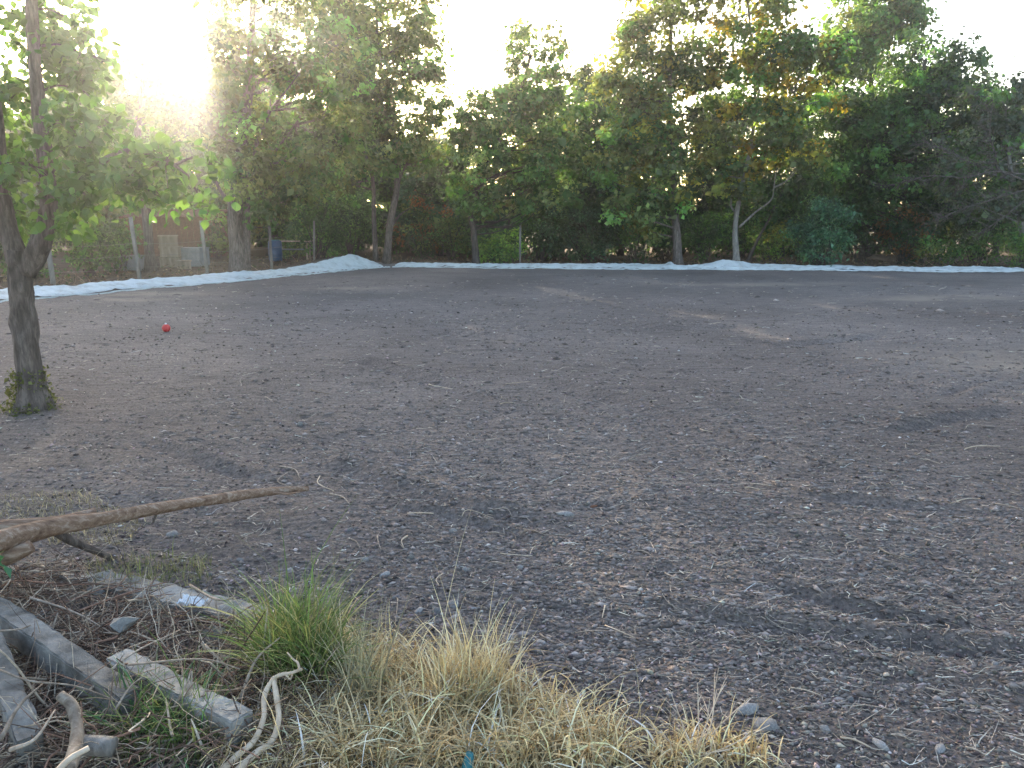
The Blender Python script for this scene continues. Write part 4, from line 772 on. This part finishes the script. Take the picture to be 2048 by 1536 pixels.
def foreground():
    rng = np.random.default_rng(61)
    STRAW = [(.58, .46, .27), (.52, .40, .22), (.64, .55, .37), (.36, .25, .13), (.50, .38, .2)]; GREEN = [(.13, .20, .055), (.17, .24, .075), (.10, .155, .05), (.24, .26, .10)]
    # tangled dry vines and twigs over the rubble
    P = in_px(rng, 3000, [(0, 1150), (160, 1150), (330, 1230), (500, 1260), (660, 1380), (640, 1545), (0, 1545)]); N = len(P); P[:, 2] += rng.uniform(0, .09, N)
    V, Q = batch_tubes(P, rng.normal(size=(N, 3)) * [1, 1, .4] + [0, 0, .12], rng.uniform(.08, .34, N), np.clip(.0024 * np.exp(rng.normal(0, .4, N)), .0012, .007), rng.uniform(-.5, .5, N), rng, 6, 4, .1)
    cols = np.array([(.25, .18, .13), (.36, .29, .22), (.17, .11, .085), (.45, .38, .3), (.12, .085, .07)]); c = cols[rng.integers(0, 5, N)] * np.exp(rng.normal(0, .3, (N, 1)))
    tag(link('dry_twigs', mesh_np('dry_twigs', V, Q, np.repeat(c, 24, axis=0), smooth=True), M_CRUMB), 'tangle of dry twigs and vines over the rubble', 'twigs', None, 'stuff')
    P = in_px(rng, 330, [(0, 1160), (160, 1160), (330, 1240), (500, 1290), (560, 1400), (500, 1545), (0, 1545)]); N = len(P); P[:, 2] += rng.uniform(.02, .13, N)
    V, Q = batch_tubes(P, rng.normal(size=(N, 3)) * [1, 1, .25], rng.uniform(.12, .45, N), rng.uniform(.003, .0065, N), rng.uniform(-.35, .35, N), rng, 7, 5, .1)
    cols = np.array([(.16, .10, .075), (.30, .24, .18), (.22, .13, .095), (.10, .07, .055)]); c = cols[rng.integers(0, 4, N)] * np.exp(rng.normal(0, .25, (N, 1)))
    tag(link('brush_tangle', mesh_np('brush_tangle', V, Q, np.repeat(c, 35, axis=0), smooth=True), M_CRUMB), 'thicker brown brushwood tangled over posts and kerb', 'brushwood', None, 'stuff')
    P = in_px(rng, 420, [(640, 1310), (1000, 1340), (1320, 1450), (1480, 1545), (1200, 1545), (700, 1400)])
    grass_obj('straggling_grass', P, rng, .12, .0026, 1.1, STRAW, 'straggling dry blades at the edge of the straw', 'dry grass', 'stuff', 6, 1.2)
    G = 'long dry vines over the rubble'
    for k, pl in enumerate([[(255, 1330, .28), (400, 1318, .26), (480, 1338, .22)], [(410, 1290, .2), (450, 1330, .16), (480, 1360, .1)], [(0, 1480, .3), (40, 1410, .33), (85, 1368, .34)], [(0, 1340, .3), (60, 1362, .28), (150, 1372, .26), (230, 1400, .2)], [(60, 1195, .2), (150, 1225, .14), (230, 1270, .08)], [(100, 1270, .12), (116, 1225, .2)],
                       [(430, 1200, .22), (438, 1240, .16), (446, 1280, .1)], [(380, 1170, .1), (430, 1198, .22), (465, 1195, .24), (470, 1180, .26)], [(480, 1400, .12), (512, 1320, .22), (560, 1275, .3)], [(230, 1420, .2), (262, 1372, .24), (300, 1345, .26)], [(345, 1420, .12), (372, 1372, .22), (382, 1340, .26)], [(352, 1425, .1), (380, 1380, .2), (384, 1342, .26)],
                       [(0, 1262, .28), (40, 1258, .3), (62, 1250, .31)], [(180, 1380, .16), (260, 1310, .2), (360, 1260, .18)], [(20, 1500, .22), (70, 1478, .25), (110, 1420, .28)], [(500, 1230, .24), (560, 1180, .3), (650, 1150, .3)]]):
        stick_obj('dry_vine', [on(*q) for q in pl], .0045 + .002 * (k % 3), .0025, M_TWIG, 'long thin dry vine crossing over the rubble and kerb', 'vine', G, 6, .2, k)
    # green tufts
    P = in_px(rng, 1500, [(520, 1350), (560, 1310), (640, 1320), (685, 1370), (640, 1410), (540, 1400)])
    grass_obj('grass_tuft', P, rng, .33, .0034, .32, GREEN + [(.36, .32, .15)], 'tall green grass tuft at the end of the concrete kerb', 'grass', None, 6, .75)
    P = in_px(rng, 1000, [(215, 1450), (330, 1420), (430, 1460), (420, 1530), (260, 1520)])
    grass_obj('grass_tuft', P, rng, .20, .003, .7, GREEN + [(.07, .17, .07)], 'low sprawling green grass tuft in front of the broken post', 'grass', None, 6, .9)
    P = in_px(rng, 900, [(180, 1130), (420, 1110), (430, 1170), (330, 1200), (170, 1190)])
    grass_obj('sparse_grass', P, rng, .06, .0022, .9, [(.16, .19, .07), (.2, .2, .09), (.28, .25, .14)], 'sparse short green grass on soil behind the kerb', 'grass', 'stuff', 4, .8)
    P = in_px(rng, 1500, [(0, 1000), (160, 985), (300, 1050), (240, 1100), (100, 1090), (0, 1040)])
    grass_obj('sparse_dry_grass', P, rng, .045, .0022, 1.0, [(.3, .25, .16), (.24, .21, .12), (.38, .33, .22)], 'short dry grass on soil around the long branch', 'grass', 'stuff', 4, .8)
    # dry golden grass
    for k, (poly, n, L, lab) in enumerate([([(620, 1430), (700, 1340), (860, 1330), (1010, 1380), (1150, 1445), (1240, 1500), (1260, 1560), (640, 1560)], 5000, .20, 'dense dry golden straw grass along the edge of the soil'),
                                          ([(450, 1490), (560, 1420), (700, 1420), (720, 1560), (430, 1560)], 1300, .15, 'thin dry grass around the pale forked branch'), ([(560, 1260), (700, 1270), (860, 1320), (700, 1360), (600, 1340)], 420, .17, 'sparse dry straw behind the tall green tuft'), ([(1290, 1500), (1480, 1480), (1560, 1545), (1300, 1560)], 420, .13, 'sparse dry straw round the branching weed')]):
        P = in_px(rng, n, poly); cl = fbm(P[:, 0] * 5, P[:, 1] * 5, 88, 2)
        P = P[cl > -.28]; grass_obj('dry_grass', P, rng, L, .0033, .9, STRAW, lab, 'dry grass', 'stuff', 6, 1.25, spread=.4)
    P = in_px(rng, 500, [(870, 1400), (1000, 1390), (1010, 1440), (880, 1450)]); grass_obj('dry_grass_tuft', P, rng, .27, .0028, .25, STRAW[:3], 'upright tuft of pale dry grass in the golden straw', 'grass', None, 6, .45)
    P = in_px(rng, 220, [(690, 1380), (760, 1380), (770, 1440), (690, 1440)]); grass_obj('dry_grass_tuft', P, rng, .30, .0026, .35, [(.36, .34, .22), (.42, .38, .26)], 'pale greyish dry grass tuft beside the tall green tuft', 'grass', None, 6, .5)
    # branching dry weeds
    def weed(label, px, py, tips, col_m, seed):
        b = ground(px, py); root = empty('dry_weed', b); tag(root, label, 'weed'); r2 = np.random.default_rng(seed)
        for (tx, ty, z) in tips:
            e = on(tx, ty, z); mb = MB(); P = smooth_path([b, b * .55 + e * .45 + r2.normal(0, .012, 3), e], 5); mb.tube(P, np.linspace(.0035, .0015, len(P)), 5, cap=False)
            for i in (3, 5, 7, 8):
                d = (P[min(i + 1, len(P) - 1)] - P[i - 1]); d = unit(d) * r2.uniform(.03, .09) + r2.normal(0, .025, 3); mb.tube([P[i], P[i] + d * .6 + [0, 0, .004], P[i] + d], [.0018, .0014, .001], 4, cap=False)
            link('stem', mb.mesh('stem', b), col_m, root)
    weed('dry branching weed rising from the soil at the straw edge', 1385, 1520, [(1430, 1345, .22), (1500, 1395, .18), (1395, 1365, .24), (1340, 1380, .2), (1300, 1450, .14), (1540, 1450, .12), (1450, 1360, .26), (1460, 1500, .1), (1320, 1500, .1)], M_ROOT, 3)
    weed('thin dry weed leaning over the soil behind the straw', 840, 1345, [(850, 1240, .26), (920, 1262, .22), (800, 1290, .2), (760, 1280, .2), (880, 1300, .18)], M_ROOT, 4)
    weed('tall dry weed stalks behind the green tuft', 625, 1330, [(632, 1155, .42), (612, 1190, .36), (640, 1200, .38), (600, 1215, .3)], M_TWIG, 5)
foreground()

# ------------------------------------------------------------------ dusty evening air
def haze():
    me = box_mesh(640, 640, 19.4, 0); o = link('haze', me, None); o.location = (0, 0, 8.3); m = bpy.data.materials.new('haze'); m.use_nodes = True; t = m.node_tree
    t.nodes.remove(t.nodes['Principled BSDF']); v = t.nodes.new('ShaderNodeVolumePrincipled'); v.inputs['Color'].default_value = (.97, .96, .95, 1); v.inputs['Density'].default_value = HAZE_DENSITY; v.inputs['Anisotropy'].default_value = HAZE_ANISO
    t.links.new(v.outputs[0], t.nodes['Material Output'].inputs['Volume']); me.materials.clear(); me.materials.append(m); tag(o, 'thin dusty evening haze over the field', 'haze', None, 'stuff')
haze()
